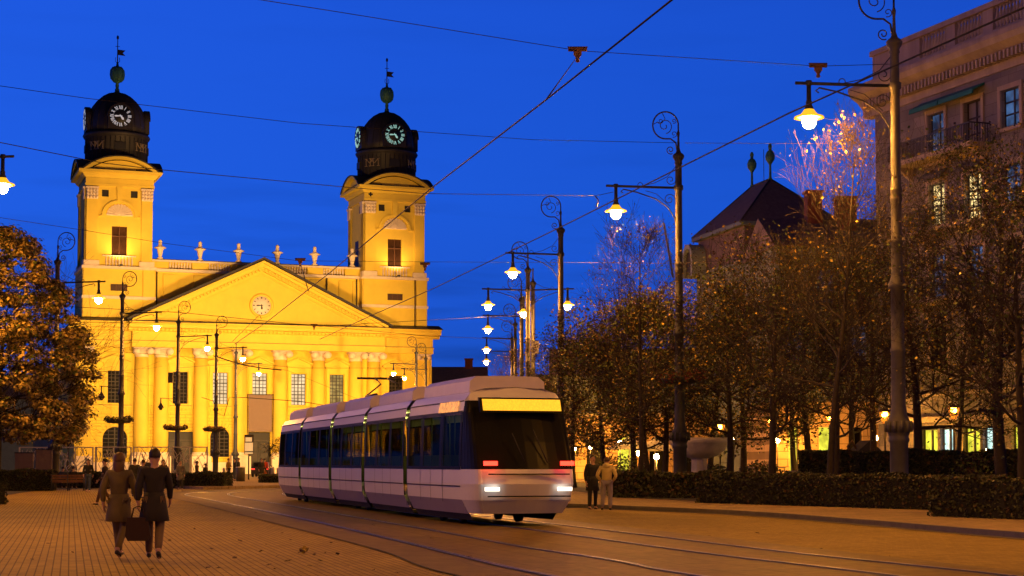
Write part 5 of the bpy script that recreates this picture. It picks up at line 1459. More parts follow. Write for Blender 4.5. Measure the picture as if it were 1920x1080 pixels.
def variant(k,leafm,**a):
    wd,lf,tips=tree_mesh(**a)
    TV[k]=(wd.mesh('trunk',M['bark']), lf.mesh('crown',[M[x] for x in leafm]) if lf.v else None)
variant('brown',['leaf_b','leaf_g','leaf_y'],seed=1,H=10,th=2.4,spread=6.2,nl=14,leaf_n=9500,leaf_size=0.16,leafr=0.26)
variant('brown2',['leaf_g','leaf_b','leaf_y'],seed=2,H=10.5,th=2.8,spread=5.8,nl=14,leaf_n=8500,leaf_size=0.16,leafr=0.26)
variant('olive',['leaf_g','leaf_y','leaf_b'],seed=3,H=11,th=3.2,spread=6.4,nl=14,leaf_n=4800,leaf_size=0.155,leafr=0.26,leafmin=0.0)
variant('yellow',['leaf_g','leaf_b','leaf_y'],seed=4,H=13,th=3.4,spread=7.4,nl=17,leaf_n=4200,leaf_size=0.145,leafr=0.28)
variant('bare',['leaf_y','leaf_b','leaf_g'],seed=5,H=13,th=3.5,spread=5.6,nl=18,leaf_n=800,leaf_size=0.12,leafr=0.35,twigs=4,r0=0.16)
variant('big',['leaf_g','leaf_y','leaf_b'],seed=6,H=16,th=4.0,spread=9.5,nl=17,leaf_n=3800,leaf_size=0.15,leafr=0.32,r0=0.30)
def tree(kind,px,D,h,lab,rz=None,sx_=1.0,z=0.1,bark=None,name='park_tree'):
    H0={'brown':10,'brown2':10.5,'olive':11,'yellow':13,'bare':13,'big':16}[kind]
    p=at(px,868,D); s=h/H0*0.84
    t=thing(name,lab,'tree',(p.x,D,z),random.uniform(0,6.28) if rz is None else rz,'trees of the park behind the hedge')
    t.scale=(s*sx_,s*sx_,s)
    o=put(TV[kind][0],'trunk',t)
    if bark: o.material_slots[0].link='OBJECT'; o.material_slots[0].material=M[bark]
    if TV[kind][1]: put(TV[kind][1],'crown',t)
    return t
T_list=[
('brown',1075,96,9.6,'dark brown leaved tree just right of the tram'),
('brown2',1137,88,9.2,'thin dark trunk behind the person in the pale jacket'),
('brown',1186,84,10.0,'slim tree between the pale jacket person and the fountain'),
('bare',1200,74,14.4,'tall thin bare tree rising above the others left of the fountain lamp'),
('brown2',1215,82,11.2,'straight dark trunk left of the fountain lamp'),
('olive',1246,83,10.2,'leaning dark trunk right beside the fountain lamp'),
('brown2',1330,95,11.0,'brown leaved tree behind the fountain bowl'),
('olive',1368,78,11.2,'dark trunk touching the right rim of the fountain'),
('brown',1394,92,11.2,'thin tree between the fountain and the trunk to its right'),
('yellow',1447,67,11.8,'straight trunk halfway between the fountain and the big lamp'),
('olive',1490,98,11.6,'smaller far trunk beside the globe lamps of the long house'),
('olive',1518,88,12.4,'thin trunk in front of the lime lit doorway'),
('bare',1556,58.5,15.6,'bare topped tree lit bright orange by the biggest lamp'),
('yellow',1566,62,10.6,'thick trunk in front of the banded stone wall'),
('yellow',1636,73,12.6,'trunk just left of the biggest lamp post'),
('olive',1600,92,12.2,'trunk near the wooden hut'),
('big',1720,66,13.0,'broad tree spreading before the lit shop windows'),
('yellow',1800,84,12.8,'tree in front of the shop windows of the stone building'),
('big',1880,61,15.0,'tall tree near the right edge with twigs up to the cornice'),
('yellow',1915,54,12.0,'rightmost trunk, cut by the edge of the photo')]
for k,px,D,h,lab in T_list:
    tree(k,px,D,h,lab,bark=None, sx_=0.8 if k=='bare' else 1.0)
tree('bare',938,152,13.8,'bare twiggy tree behind the lamps above the tram roof',z=0,sx_=1.0)
tree('brown2',985,160,9.5,'dark leafy tree behind the tram roof sign',z=0)
tree('brown',1035,120,7.8,'low leafy tree right of the far lamps',z=0)
# big linden on the left
wd,lf0,tips=tree_mesh(seed=21,H=11.0,th=3.0,spread=8.0,nl=20,leaf_n=0,leaf_size=0.2,r0=0.30,twigs=3)
lf=MB(); rr=random.Random(8)
cl_=[]
PR=[(2.4,2.6),(3.0,4.6),(3.9,5.4),(6.4,5.6),(8.8,5.1),(10.5,4.2),(12.3,3.1),(13.6,2.3),(14.6,1.2)]
def prad(z):
    for (z0,r0_),(z1,r1_) in zip(PR,PR[1:]):
        if z<=z1: return r0_+(r1_-r0_)*(z-z0)/(z1-z0)
    return 1.0
for _ in range(460):
    t=rr.uniform(0,6.28); z=2.9+11.5*rr.random()**1.1
    q=prad(z)*(rr.uniform(0.86,1.0) if rr.random()<0.7 else rr.uniform(0.3,0.85))-0.35
    cl_.append((math.cos(t)*q,math.sin(t)*q,z,rr.uniform(0.5,0.95)))
for x,y,z,r in cl_:
    for _ in range(130):
        v=Vector((rr.gauss(0,1),rr.gauss(0,1),rr.gauss(0,1))).normalized()*r*rr.uniform(0.55,1.05)
        q=Vector((x,y,z))+Vector((v.x,v.y,v.z*0.6))
        a=(Vector((rr.gauss(0,1),rr.gauss(0,1),rr.gauss(0,.5)))).normalized(); nrm=(v.normalized()+Vector((0,0,0.7))).normalized()
        a=(a-nrm*a.dot(nrm)).normalized(); b=nrm.cross(a); s=0.21*rr.uniform(0.6,1.3)
        lf.add([q-a*s*.5,q+b*s*.36,q+a*s*.5,q-b*s*.36],[(0,1,2,3)],rr.choices([0,1,2],[6,2,1])[0])
p=at(-8,868,94); t=thing('linden_tree','big dense linden with golden lamp lit leaves at the left edge','tree',(p.x,94,0))
wd.build('trunk',M['bark'],t); lf.build('crown',[M['leaf_gold'],M['leaf_g'],M['leaf_b']],t)
# small weeping tree before the lattice fence
def small_tree(px,D,H,lab,leaf=True,seed=3):
    rr=random.Random(seed); p=at(px,868,D); t=thing('young_tree',lab,'tree',(p.x,D,0.0))
    mb=MB(); mb.tube([(0,0,0),(0.03,0,H*0.5),(0,0,H*0.8)],[0.07,0.05,0.03],6)
    ends=[]
    for k in range(22):
        a=k*2.4; r=H*0.36*rr.uniform(0.4,1); z0=H*rr.uniform(0.55,0.8); e=Vector((math.cos(a)*r,math.sin(a)*r,z0+H*rr.uniform(0.05,0.28) if not leaf else z0+H*rr.uniform(-.1,.2)))
        m=Vector((math.cos(a)*r*.5,math.sin(a)*r*.5,z0+H*0.16)); mb.tube([(0,0,z0),m,e],[0.03,0.018,0.006],4); ends+= [m,e]
    mb.build('trunk',M['bark'],t)
    lf=MB()
    for e in ends: leafquads(lf,e,0.35,34 if leaf else 3,0.15,[0,1,2],rr)
    lf.build('crown',[M['leaf_y'],M['leaf_g'],M['leaf_b']],t)
small_tree(127,140,4.6,'small young tree standing before the lattice fence',True,3)
small_tree(506,160,3.6,'bare sapling right of the church door',False,4)
small_tree(538,150,3.8,'yellow leaved young tree at the rear end of the tram',True,5)
for i,(px,D,r,lab) in enumerate(((1165,80,1.2,'loose shrub behind the person in the pale jacket'),(1335,84,0.9,'shrub at the foot of the fountain pedestal'),(1840,63,1.2,'leafy shrub below the lit shop windows'),(1430,82,1.0,'low shrub beside the park bench'))):
    p=at(px,868,D); t=thing('shrub',lab,'shrub',(p.x,D,0.1)); rr=random.Random(i+40)
    mb=MB()
    for k in range(12): a=k*2.4; mb.tube([(0,0,0),(math.cos(a)*r*.3,math.sin(a)*r*.3,r*.6),(math.cos(a)*r*.7,math.sin(a)*r*.7,r*1.1)],[0.03,0.02,0.008],4)
    mb.build('stem',M['bark'],t)
    lf=MB(); leafquads(lf,(0,0,r*0.8),r,1500,0.13,[0,0,1],rr,0.75); lf.build('foliage',[M['leaf_g'],M['leaf_b']],t)
# ================================================================== PARK FURNITURE
p=at(1311,868,82)
f=thing('fountain','wide pale stone fountain bowl on a flared pedestal behind the hedge','fountain',(p.x,82,0.1))
mb=MB(); mb.lathe([(0.42,1.62),(0.9,1.75),(1.22,2.0),(1.36,2.28),(1.40,2.34),(1.43,2.36),(1.43,2.58),(1.36,2.60),(1.2,2.45),(0.5,2.2),(0,2.15)],40); mb.build('bowl',M['concrete'],f)
mb=MB(); mb.lathe([(0.62,0),(0.5,0.35),(0.40,1.0),(0.38,1.55),(0.42,1.62)],8,smooth=False,a0=R(22.5),a1=R(382.5)); mb.build('pedestal',M['concrete'],f)
mb=MB(); mb.lathe([(1.1,0),(1.1,0.12),(0.65,0.14)],8,smooth=False); mb.build('base_step',M['concrete'],f)
lg=bpy.data.materials.new('lantern_glass_painted_glow'); lg.use_nodes=True; q_=lg.node_tree; q_.nodes.clear(); o_=q_.nodes.new('ShaderNodeOutputMaterial'); a_=q_.nodes.new('ShaderNodeBsdfTransparent'); a_.inputs[0].default_value=(1.0,0.75,0.4,1); e_=q_.nodes.new('ShaderNodeEmission'); e_.inputs[0].default_value=(1,0.42,0.04,1); e_.inputs[1].default_value=0.35
z_=q_.nodes.new('ShaderNodeAddShader'); q_.links.new(a_.outputs[0],z_.inputs[0]); q_.links.new(e_.outputs[0],z_.inputs[1]); q_.links.new(z_.outputs[0],o_.inputs[0]); M['lglass']=lg
def lantern(px,py,D,lab,h=None,sc=1.0):
    p=at(px,py,D); t=thing('park_lantern',lab,'lantern',(p.x,D,0.1),0,'small park lanterns')
    H_=p.z-0.1
    mb=MB(); mb.lathe([(0.09,0),(0.08,0.5),(0.05,0.6),(0.04,H_-0.42)],8); mb.build('pole',M['iron'],t)
    mb=MB()
    for k in range(4):
        a=k*PI/2+0.3; c_,s_=math.cos(a),math.sin(a)
        mb.tube([(0.27*c_,0.27*s_,H_+0.12),(0.27*c_,0.27*s_,H_),(0.22*c_,0.22*s_,H_-0.2),(0.08*c_,0.08*s_,H_-0.38),(0,0,H_-0.42)],0.014,4)
    mb.lathe([(0.29,H_+0.10),(0.29,H_+0.16),(0.05,H_+0.22),(0,H_+0.3)],14); mb.build('frame',M['wood'],t)
    mb=MB(); mb.lathe([(0.10,H_+0.09),(0.13,H_),(0.10,H_-0.10),(0.0,H_-0.14)],10); mb.build('bulb',M['bulb_park'],t)
    mb=MB(); mb.lathe([(0.24,H_+0.10),(0.235,H_),(0.19,H_-0.19),(0.07,H_-0.36)],12); mb.build('glass',M['lglass'],t)  # shell with the bulb's golden glow painted in as weak emission
lantern(1659,777,70,'park lantern with curved frame just left of the biggest lamp post')
lantern(1788,769,72,'park lantern with curved frame in front of the lit shop windows')
lantern(1350,800,90,'bright park lantern above the right rim of the fountain')
lantern(1444,790,95,'dim framed park lantern behind the straight trunk right of the fountain')
lantern(1555,783,100,'park lantern hidden in the leaves before the banded wall')
def globe(px,py,D,lab):
    p=at(px,py,D); t=thing('globe_lamp',lab,'lamp',(p.x,D,0.1),0,'globe lamps before the houses')
    H_=p.z-0.1
    mb=MB(); mb.lathe([(0.08,0),(0.07,0.4),(0.04,0.5),(0.035,H_-0.14)],8); mb.build('pole',M['iron'],t)
    mb=MB(); mb.lathe([(0.05,-0.16),(0.15,-0.08),(0.17,0.02),(0.13,0.13),(0.04,0.19),(0,0.2)],12,(0,0,H_)); mb.build('globe',M['bulb_small'],t)
for px,py,D,lab in ((1372,825,120,'globe lamp just right of the fountain rim'),(1458,826,131,'globe lamp left of the middle globe lamps, beside a trunk'),(1512,823,131,'globe lamp in front of the lime lit doorway'),
    (1078,841,153,'globe lamp nearest to the tram nose on its right'),(1107,839,153,'middle globe lamp before the arcade house'),(1129,840,153,'globe lamp above the head of the pale jacket person'),
    (1010,843,153,'small globe lamp seen past the tram'),(1016,842,158,'second small globe lamp seen past the tram'),(1163,831,120,'globe lamp in the branches left of the fountain'),
    (1198,850,112,'small white hanging lamp under the left parasol'),(1231,857,110,'small lamp under the right parasol'),(1640,822,95,'small lamp beside the wooden hut'),(1850,849,84,'tiny lamp in the hedge below the shop windows')):
    globe(px,py,D,lab)
def parasol(px,D,w,h,lab):
    p=at(px,868,D); t=thing('parasol',lab,'parasol',(p.x,D,0.1),0,'cafe parasols behind the trees')
    mb=MB(); mb.lathe([(0.03,h+0.5),(w*0.5,h+0.02),(w,h-0.35),(w*0.98,h-0.38),(0.0,h+0.42)],8,smooth=False); mb.build('canopy',M['canvas'],t)
    mb=MB(); mb.tube([(0,0,0),(0,0,h+0.6)],0.04,6); mb.build('pole',M['metalgrey'],t)
    mb=MB(); mb.lathe([(0.35,0),(0.35,0.08),(0.05,0.12)],12); mb.build('foot',M['iron'],t)
parasol(1180,116,1.7,2.7,'cafe parasol behind the pale jacket person'); parasol(1228,118,1.7,2.6,'cafe parasol between the fountain lamp and the thin trunks'); parasol(1275,120,1.6,2.6,'cafe parasol behind the fountain bowl')
# wooden hut
p=at(1622,868,84); t=thing('wooden_hut','small wooden hut with pointed roof beside the big lamp post','hut',(p.x,84,0.1),R(8))
mb=MB(); mb.wall(-0.6,0.6,0,1.75,[(-0.3,0.3,0.7,1.4)],-0.5,0.1); mb.box(-0.6,0.6,-0.38,0.6,0,1.75); mb.build('wall',M['wood'],t)
mb=MB(); mb.prism([(-0.9,1.72),(0.9,1.72),(0,2.5)][::-1],-0.75,0.75); mb.build('roof',M['lead'],t)
mb=MB(); mb.box(-0.3,0.3,-0.45,-0.41,0.7,1.4); mb.build('poster',mat('faded_red_poster',(0.3,0.06,0.05),0.8),t)
mb=MB(); mb.tube([(-0.8,-0.3,1.9),(-1.0,-0.3,2.2),(-0.75,-0.3,2.5),(-0.55,-0.3,2.1)],0.06,5); mb.build('carved_bird',M['wood'],t)
# bench and bin in the park
p=at(1486,868,85); t=thing('litter_bin','dark square litter bin behind the long hedge','bin',(p.x,85,0.1))
mb=MB(); mb.prism([(-0.28,0),(0.28,0),(0.33,0.95),(-0.33,0.95)][::-1],-0.28,0.28); mb.build('body',M['iron'],t)
mb=MB(); mb.box(-0.35,0.35,-0.3,0.3,0.951,1.02); mb.build('rim',M['metalgrey'],t)
p=at(1432,868,100); t=thing('railing','long pale horizontal rail behind the hedge right of the fountain','railing',(p.x-1.5,100,0.1))
mb=MB(); mb.tube([(0,0,1.12),(2.8,0,1.12)],0.035,6); mb.build('top_rail',M['metalgrey'],t)
mb=MB(); 
for x in (0.1,1.4,2.7): mb.tube([(x,0,0),(x,0,1.12)],0.03,5)
mb.build('post',M['iron'],t)
# ---- left: lattice fence panels, info boards, bench, stop sign, bin
rr=random.Random(77)
for i in range(5):
    D=133-i*0.4; x0=at(35+i*71.5,868,D).x; x1=at(35+(i+1)*71.5-3,868,D).x; W_=x1-x0
    t=thing('fence_panel',('panel of the tall lattice screen with a twig pattern, '+['leftmost, behind the info boards','behind the bench','behind the woman in blue jeans','behind the dark walking group','rightmost, next to the church door'][i]),'fence',(x0,D,0),0,'lattice screen panels before the church')
    mb=MB(); h=2.75
    mb.box(0,0.09,-0.05,0.05,0,h); mb.box(W_-0.09,W_,-0.05,0.05,0,h); mb.box(0.09,W_-0.09,-0.04,0.04,h-0.08,h); mb.box(0.09,W_-0.09,-0.04,0.04,0.15,0.22); mb.box(W_*0.5-0.03,W_*0.5+0.03,-0.035,0.035,0.22,h-0.08)
    mb.build('frame',M['metalgrey'],t)
    mb=MB()
    for k in range(40):
        x=rr.uniform(0.1,W_-0.1); z=rr.uniform(0.25,h-0.6); a=rr.choice([1.15,1.35,1.9,2.1,0.8])+rr.uniform(-.1,.1); l=rr.uniform(0.4,1.1)
        x2=min(W_-0.09,max(0.09,x+math.cos(a)*l)); z2=min(h-0.08,z+math.sin(a)*l)
        mb.bar((x,0,z),(x2,0,z2),0.02,0.05,up=(-(z2-z),0,(x2-x)))
    mb.build('twig_lattice',M['metalgrey'],t)
for i,(pxa,pxb,y0,y1,lab) in enumerate(((28,63,850,886,'low wide information board left of the taller one'),(67,98,844,884,'taller information board beside the lattice screen'))):
    a=at(pxa,y1,112); b=at(pxb,y0,112); t=thing('info_board',lab,'board',(a.x,112,0))
    mb=MB(); mb.box(0,b.x-a.x,-0.05,0.05,a.z,b.z); mb.build('panel',M['board'],t)
    mb=MB(); mb.box(0.05,0.13,-0.04,0.04,0,a.z); mb.box(b.x-a.x-0.13,b.x-a.x-0.05,-0.04,0.04,0,a.z); mb.box(-0.04,b.x-a.x+0.04,-0.06,0.06,b.z,b.z+0.07); mb.build('leg',M['iron'],t)
p=gr(127,920); t=thing('bench','wooden park bench with two people sitting with their backs to the plaza','bench',(p.x,p.y,0),R(6))
mb=MB()
for k in range(3): mb.box(-0.9,0.9,0.0,0.05,0.48+k*0.14,0.58+k*0.14)
mb.build('backrest',M['wood'],t)
mb=MB()
for k in range(4): mb.box(-0.9,0.9,0.1+k*0.12,0.2+k*0.12,0.42,0.46)
mb.build('seat',M['wood'],t)
for x in (-0.85,0,0.85):
    mb=MB(); mb.tube([(x,-0.05,0),(x,-0.02,0.9)],0.03,5); mb.tube([(x,0.5,0),(x,0.5,0.42),(x,0.0,0.42)],0.03,5); mb.build('leg',M['iron'],t)
p=at(466,903,140); t=thing('stop_sign','bus stop sign of cream coloured lit boxes on a pole before the church','sign',(p.x,140,0))
a=at(459,816,140).z; b_=at(459,847,140).z; s=140/F
mb=MB(); mb.tube([(0,0,0),(0,0,a+0.1)],0.06,6); mb.build('pole',M['iron'],t)
for nm,y0,y1,x0,x1 in (('route_box',820,828,460,472),('sign_box',830,846,459,474),('lower_box',848,851,459,474)):
    mb=MB(); mb.box((x0-466)*s,(x1-466)*s,-0.14,-0.07,at(0,y1,140).z,at(0,y0,140).z); mb.build(nm,M['signcream'],t)
mb=MB(); mb.box(-0.36,0.4,-0.065,-0.062+0.05,at(0,852,140).z,at(0,815,140).z); mb.build('backplate',M['frame'],t)
p=gr(451,906); t=thing('waste_column','dark cylindrical litter column with a pale lid at the tram stop','bin',(p.x,p.y,0.14))
mb=MB(); mb.lathe([(0.33,0),(0.33,0.95),(0.3,1.0)],16); mb.build('body',mat('olive_bin_metal',(0.07,0.06,0.04),0.5),t)
mb=MB(); mb.lathe([(0.36,1.0),(0.36,1.06),(0.1,1.09),(0,1.09)],16); mb.build('lid',M['concrete'],t)
for i,px in enumerate((512,521,545,420)):
    p=gr(px,903.5); t=thing('bollard','grey post bollard at the tram stop, '+['just left of the person in white trousers','directly behind the person in white trousers','at the rear end of the tram','left of the waste column'][i],'bollard',(p.x,p.y,0.14),0,'bollards at the tram stop')
    mb=MB(); mb.lathe([(0.11,0),(0.11,0.8),(0.13,0.85),(0.1,0.95),(0,1.0)],10); mb.build('post',M['metalgrey'],t)
    mb=MB(); mb.lathe([(0.16,0),(0.16,0.06),(0.11,0.08)],10); mb.build('foot_ring',M['iron'],t)
# parked red lit car far behind the stop
p=at(487,893,165)
t=thing('parked_car','small dark car with red tail lights behind the people at the stop','car',(p.x,165,0.14))
mb=MB()
mb.prism([(-0.85,0.3),(0.85,0.3),(0.86,0.85),(0.80,0.95),(0.62,1.42),(-0.62,1.42),(-0.80,0.95),(-0.86,0.85)][::-1],-0.0,0.6)
mb.prism([(-0.85,0.3),(0.85,0.3),(0.86,0.9),(0.82,0.96),(-0.82,0.96),(-0.86,0.9)][::-1],0.6,3.9)
mb.prism([(-0.75,0.97),(0.75,0.97),(0.6,1.45),(-0.6,1.45)][::-1],0.605,2.6)
mb.build('body',mat('dark_car_paint',(0.03,0.03,0.035),0.3),t)
for sg in (-1,1):
    mb=MB(); mb.box(sg*0.65-0.16,sg*0.65+0.16,-0.04,0.0,0.72,0.82); mb.build('tail_light',emis('car_tail_red',(1,0.03,0.02),4.0),t)
    for y in (0.7,3.1):
        mb=MB(); mb.T=Matrix.Translation((sg*0.78,y,0.3))@Matrix.Rotation(R(90),4,'Y'); mb.lathe([(0,-0.1),(0.3,-0.1),(0.3,0.1),(0,0.1)],14); mb.T=None; mb.build('wheel',M['black'],t)
mb=MB(); mb.box(-0.55,0.55,-0.01,0.0,1.0,1.35); mb.build('rear_window',M['gasket'],t)
# ================================================================== PEOPLE
dg = None
def skin_mesh(name, verts, edges, rad, sub=2):
    me=bpy.data.meshes.new(name); me.from_pydata([tuple(v) for v in verts],edges,[]); o=bpy.data.objects.new(name,me); COL.objects.link(o)
    m=o.modifiers.new('s','SKIN'); m.use_smooth_shade=True
    m2=o.modifiers.new('b','SUBSURF'); m2.levels=sub; m2.render_levels=sub
    for i,r in enumerate(rad):
        sv=me.skin_vertices[0].data[i]; sv.radius=r if isinstance(r,tuple) else (r,r); sv.use_root=(i==0)
    d=bpy.context.evaluated_depsgraph_get(); d.update()
    out=bpy.data.meshes.new_from_object(o.evaluated_get(d)); out.name=name
    bpy.data.objects.remove(o); bpy.data.meshes.remove(me)
    return out
def joints(kind):
    # facing -y ; x right-left
    J=dict(pelvis=(0,0,0.95),waist=(0,0,1.08),chest=(0,0,1.30),neck=(0,0.0,1.47),head0=(0,-0.01,1.57),head1=(0,-0.015,1.66),head2=(0,-0.01,1.72),
      sL=(0.18,0,1.41),sR=(-0.18,0,1.41),eL=(0.24,0.03,1.14),eR=(-0.24,0.03,1.14),wL=(0.24,-0.04,0.89),wR=(-0.24,-0.04,0.89),
      hL=(0.09,0,0.92),hR=(-0.09,0,0.92),kL=(0.10,-0.02,0.50),kR=(-0.10,-0.02,0.50),aL=(0.10,0.02,0.09),aR=(-0.10,0.02,0.09),tL=(0.11,-0.15,0.035),tR=(-0.11,-0.15,0.035))
    if kind=='walk': J.update(kL=(0.09,-0.17,0.53),aL=(0.09,-0.27,0.10),tL=(0.10,-0.44,0.06),kR=(-0.09,-0.01,0.50),aR=(-0.09,0.30,0.17),tR=(-0.10,0.19,0.035),eL=(0.24,0.14,1.16),wL=(0.24,0.08,0.92),eR=(-0.24,-0.08,1.16),wR=(-0.23,-0.24,0.95))
    if kind=='talk': J.update(eL=(0.25,-0.02,1.14),wL=(0.12,-0.25,1.15),kR=(-0.13,-0.03,0.50),aR=(-0.15,0.02,0.09),tR=(-0.19,-0.14,0.035))
    if kind=='pocket': J.update(eL=(0.29,0.08,1.15),wL=(0.19,-0.05,0.98),eR=(-0.29,0.08,1.15),wR=(-0.19,-0.05,0.98),kL=(0.12,-0.02,.5),aL=(0.14,0.02,.09),tL=(0.17,-.14,.035))
    if kind=='sit': J.update(kL=(0.12,-0.42,0.93),kR=(-0.12,-0.42,0.93),aL=(0.12,-0.42,0.52),aR=(-0.12,-0.42,0.52),tL=(0.12,-0.58,0.47),tR=(-0.12,-0.58,0.47),eL=(0.24,-0.05,1.15),wL=(0.14,-0.28,1.03),eR=(-0.24,-0.05,1.15),wR=(-0.14,-0.28,1.03))
    return {k:Vector(v) for k,v in J.items()}
PM={}
def person_meshes(kind, coat):
    key=(kind,coat)
    if key in PM: return PM[key]
    J=joints(kind); V=[];E=[];Rr=[]; ix={}
    def v(n,p,r): ix[n]=len(V); V.append(p); Rr.append(r); return ix[n]
    v('pelvis',J['pelvis'],(0.125,0.10)); 
    for n,r in (('waist',(0.12,0.09)),('chest',(0.15,0.10)),('neck',(0.055,0.055)),('head0',(0.07,0.085)),('head1',(0.082,0.10)),('head2',(0.06,0.075))): v(n,J[n],r)
    for a,b in (('pelvis','waist'),('waist','chest'),('chest','neck'),('neck','head0'),('head0','head1'),('head1','head2')): E.append((ix[a],ix[b]))
    for s in 'LR':
        sg=1 if s=='L' else -1
        v('s'+s,J['s'+s],0.058); v('e'+s,J['e'+s],0.042); v('w'+s,J['w'+s],0.028)
        E += [(ix['chest'],ix['s'+s]),(ix['s'+s],ix['e'+s]),(ix['e'+s],ix['w'+s])]
        d=(J['w'+s]-J['e'+s]).normalized(); sd=Vector((0,-1,0)) - d*d.dot(Vector((0,-1,0))); sd.normalize(); inn=Vector((-sg,0,0))
        pc=J['w'+s]+d*0.07; v('p'+s,pc,(0.030,0.018)); E.append((ix['w'+s],ix['p'+s]))
        for k in range(4):
            o=sd*(0.026-0.0175*k); ln=(0.038,0.044,0.040,0.030)[k]
            v(f'f{s}{k}a',pc+d*0.035+o,0.010); v(f'f{s}{k}b',pc+d*(0.035+ln)+o+inn*0.012,0.009); v(f'f{s}{k}c',pc+d*(0.03+ln*1.7)+o+inn*0.03,0.007)
            E += [(ix['p'+s],ix[f'f{s}{k}a']),(ix[f'f{s}{k}a'],ix[f'f{s}{k}b']),(ix[f'f{s}{k}b'],ix[f'f{s}{k}c'])]
        v('th'+s,pc-d*0.02+sd*0.045+inn*0.01,0.011); v('ti'+s,pc+d*0.02+sd*0.06+inn*0.025,0.009); E += [(ix['p'+s],ix['th'+s]),(ix['th'+s],ix['ti'+s])]
        v('h'+s,J['h'+s],0.10); v('k'+s,J['k'+s],0.062); v('a'+s,J['a'+s],0.042); v('t'+s,J['t'+s],(0.04,0.03))
        E += [(ix['pelvis'],ix['h'+s]),(ix['h'+s],ix['k'+s]),(ix['k'+s],ix['a'+s]),(ix['a'+s],ix['t'+s])]
    v('nose',J['head1']+Vector((0,-0.112,-0.035)),0.014); E.append((ix['head1'],ix['nose']))
    for s,sg in (('L',1),('R',-1)): v('ear'+s,J['head1']+Vector((sg*0.088,0.01,-0.03)),(0.012,0.02)); E.append((ix['head1'],ix['ear'+s]))
    body=skin_mesh('body',V,E,Rr)
    def sub(names,edges,rad,nm): 
        return skin_mesh(nm,[J[n] if isinstance(n,str) else n for n in names],edges,rad,1)
    z=Vector((0,0,1))
    hem={'jacket':0.0,'coat':0.28}[coat]
    # jacket: pelvis, waist, chest, collar, arms
    pts=[J['pelvis']-z*0.02, J['waist'], J['chest'], J['neck']+z*0.015, Vector((0,0.005,1.40))]
    rad=[(0.165,0.135),(0.155,0.13),(0.18,0.14),(0.095,0.092),(0.15,0.125)]
    ed=[(0,1),(1,2),(2,4),(4,3)]
    for s in 'LR':
        i=len(pts); pts+= [J['s'+s]+z*0.0,J['e'+s],J['w'+s]-(J['w'+s]-J['e'+s])*0.06]; rad+=[0.076,0.062,0.045]; ed+=[(4,i),(i,i+1),(i+1,i+2)]
    jk=sub(pts,ed,rad,'jacket')
    skirt=None
    if hem:
        mb=MB(); pz=J['pelvis'].z
        mb.lathe([(0.155,pz+0.12),(0.185,pz),(0.205,pz-0.15),(0.225,pz-0.33),(0.215,pz-0.335),(0.17,pz-0.1)],18,sy=0.86)
        for i_,q in enumerate(mb.v):
            k_=max(0,pz-q[2])*(0.045 if i_%3==0 else -0.02); l_=math.hypot(q[0],q[1]) or 1; mb.v[i_]=(q[0]*(1+k_/l_),q[1]*(1+k_/l_),q[2])
        skirt=mb.mesh('coat_skirt',[])
    pts=[J['pelvis']]; rad=[(0.135,0.11)]; ed=[]
    for s in 'LR':
        i=len(pts); pts+=[J['h'+s],J['k'+s],J['a'+s]+z*0.0]; rad+=[0.108,0.078,0.062]; ed+=[(0,i),(i,i+1),(i+1,i+2)]
    tr=sub(pts,ed,rad,'trousers')
    sh=[]
    for s in 'LR':
        a=J['a'+s]; t_=J['t'+s]; hl=a+Vector((0,0.05,-0.045))
        sh.append(skin_mesh('shoe',[hl,a+(t_-a)*0.4-z*0.01,t_],[(0,1),(1,2)],[(0.04,0.045),(0.045,0.04),(0.042,0.028)],1))
    # hair: cap over skull
    mb=MB(); c=J['head1']
    prof=[]
    vs=[];fs=[];n=16;m=8
    for i in range(m+1):
        for k in range(n):
            t=2*PI*k/n; ph=(PI*0.62)*i/m
            front=max(0,-math.sin(t)); ph2=ph*(1-0.42*front)
            vs.append((c.x+0.094*math.sin(ph2)*math.cos(t), c.y+0.012+0.112*math.sin(ph2)*math.sin(t), c.z+0.0+0.115*math.cos(ph2)))
    for i in range(m):
        for k in range(n): fs.append((i*n+k,(i+1)*n+k,(i+1)*n+(k+1)%n,i*n+(k+1)%n))
    mb.add(vs,fs,0,True); hair=mb.mesh('hair',[])
    mb=MB()
    for sg in (-1,1): mb.lathe([(0,-0.012),(0.012,0),(0,0.012)],8,(c.x+sg*0.034,c.y-0.096,c.z-0.005))
    mb.box(c.x-0.025,c.x+0.025,c.y-0.098,c.y-0.085,c.z-0.075,c.z-0.066)
    face=mb.mesh('face_features',[])
    PM[key]=(body,jk,tr,sh,hair,face,J,skirt); return PM[key]
MC={}
def cm_(name,col,rough=0.85):
    k=(name,col)
    if k not in MC: MC[k]=mat(name,col,rough,var=0.15,scale=6)
    return MC[k]
SKIN=(0.50,0.30,0.22)
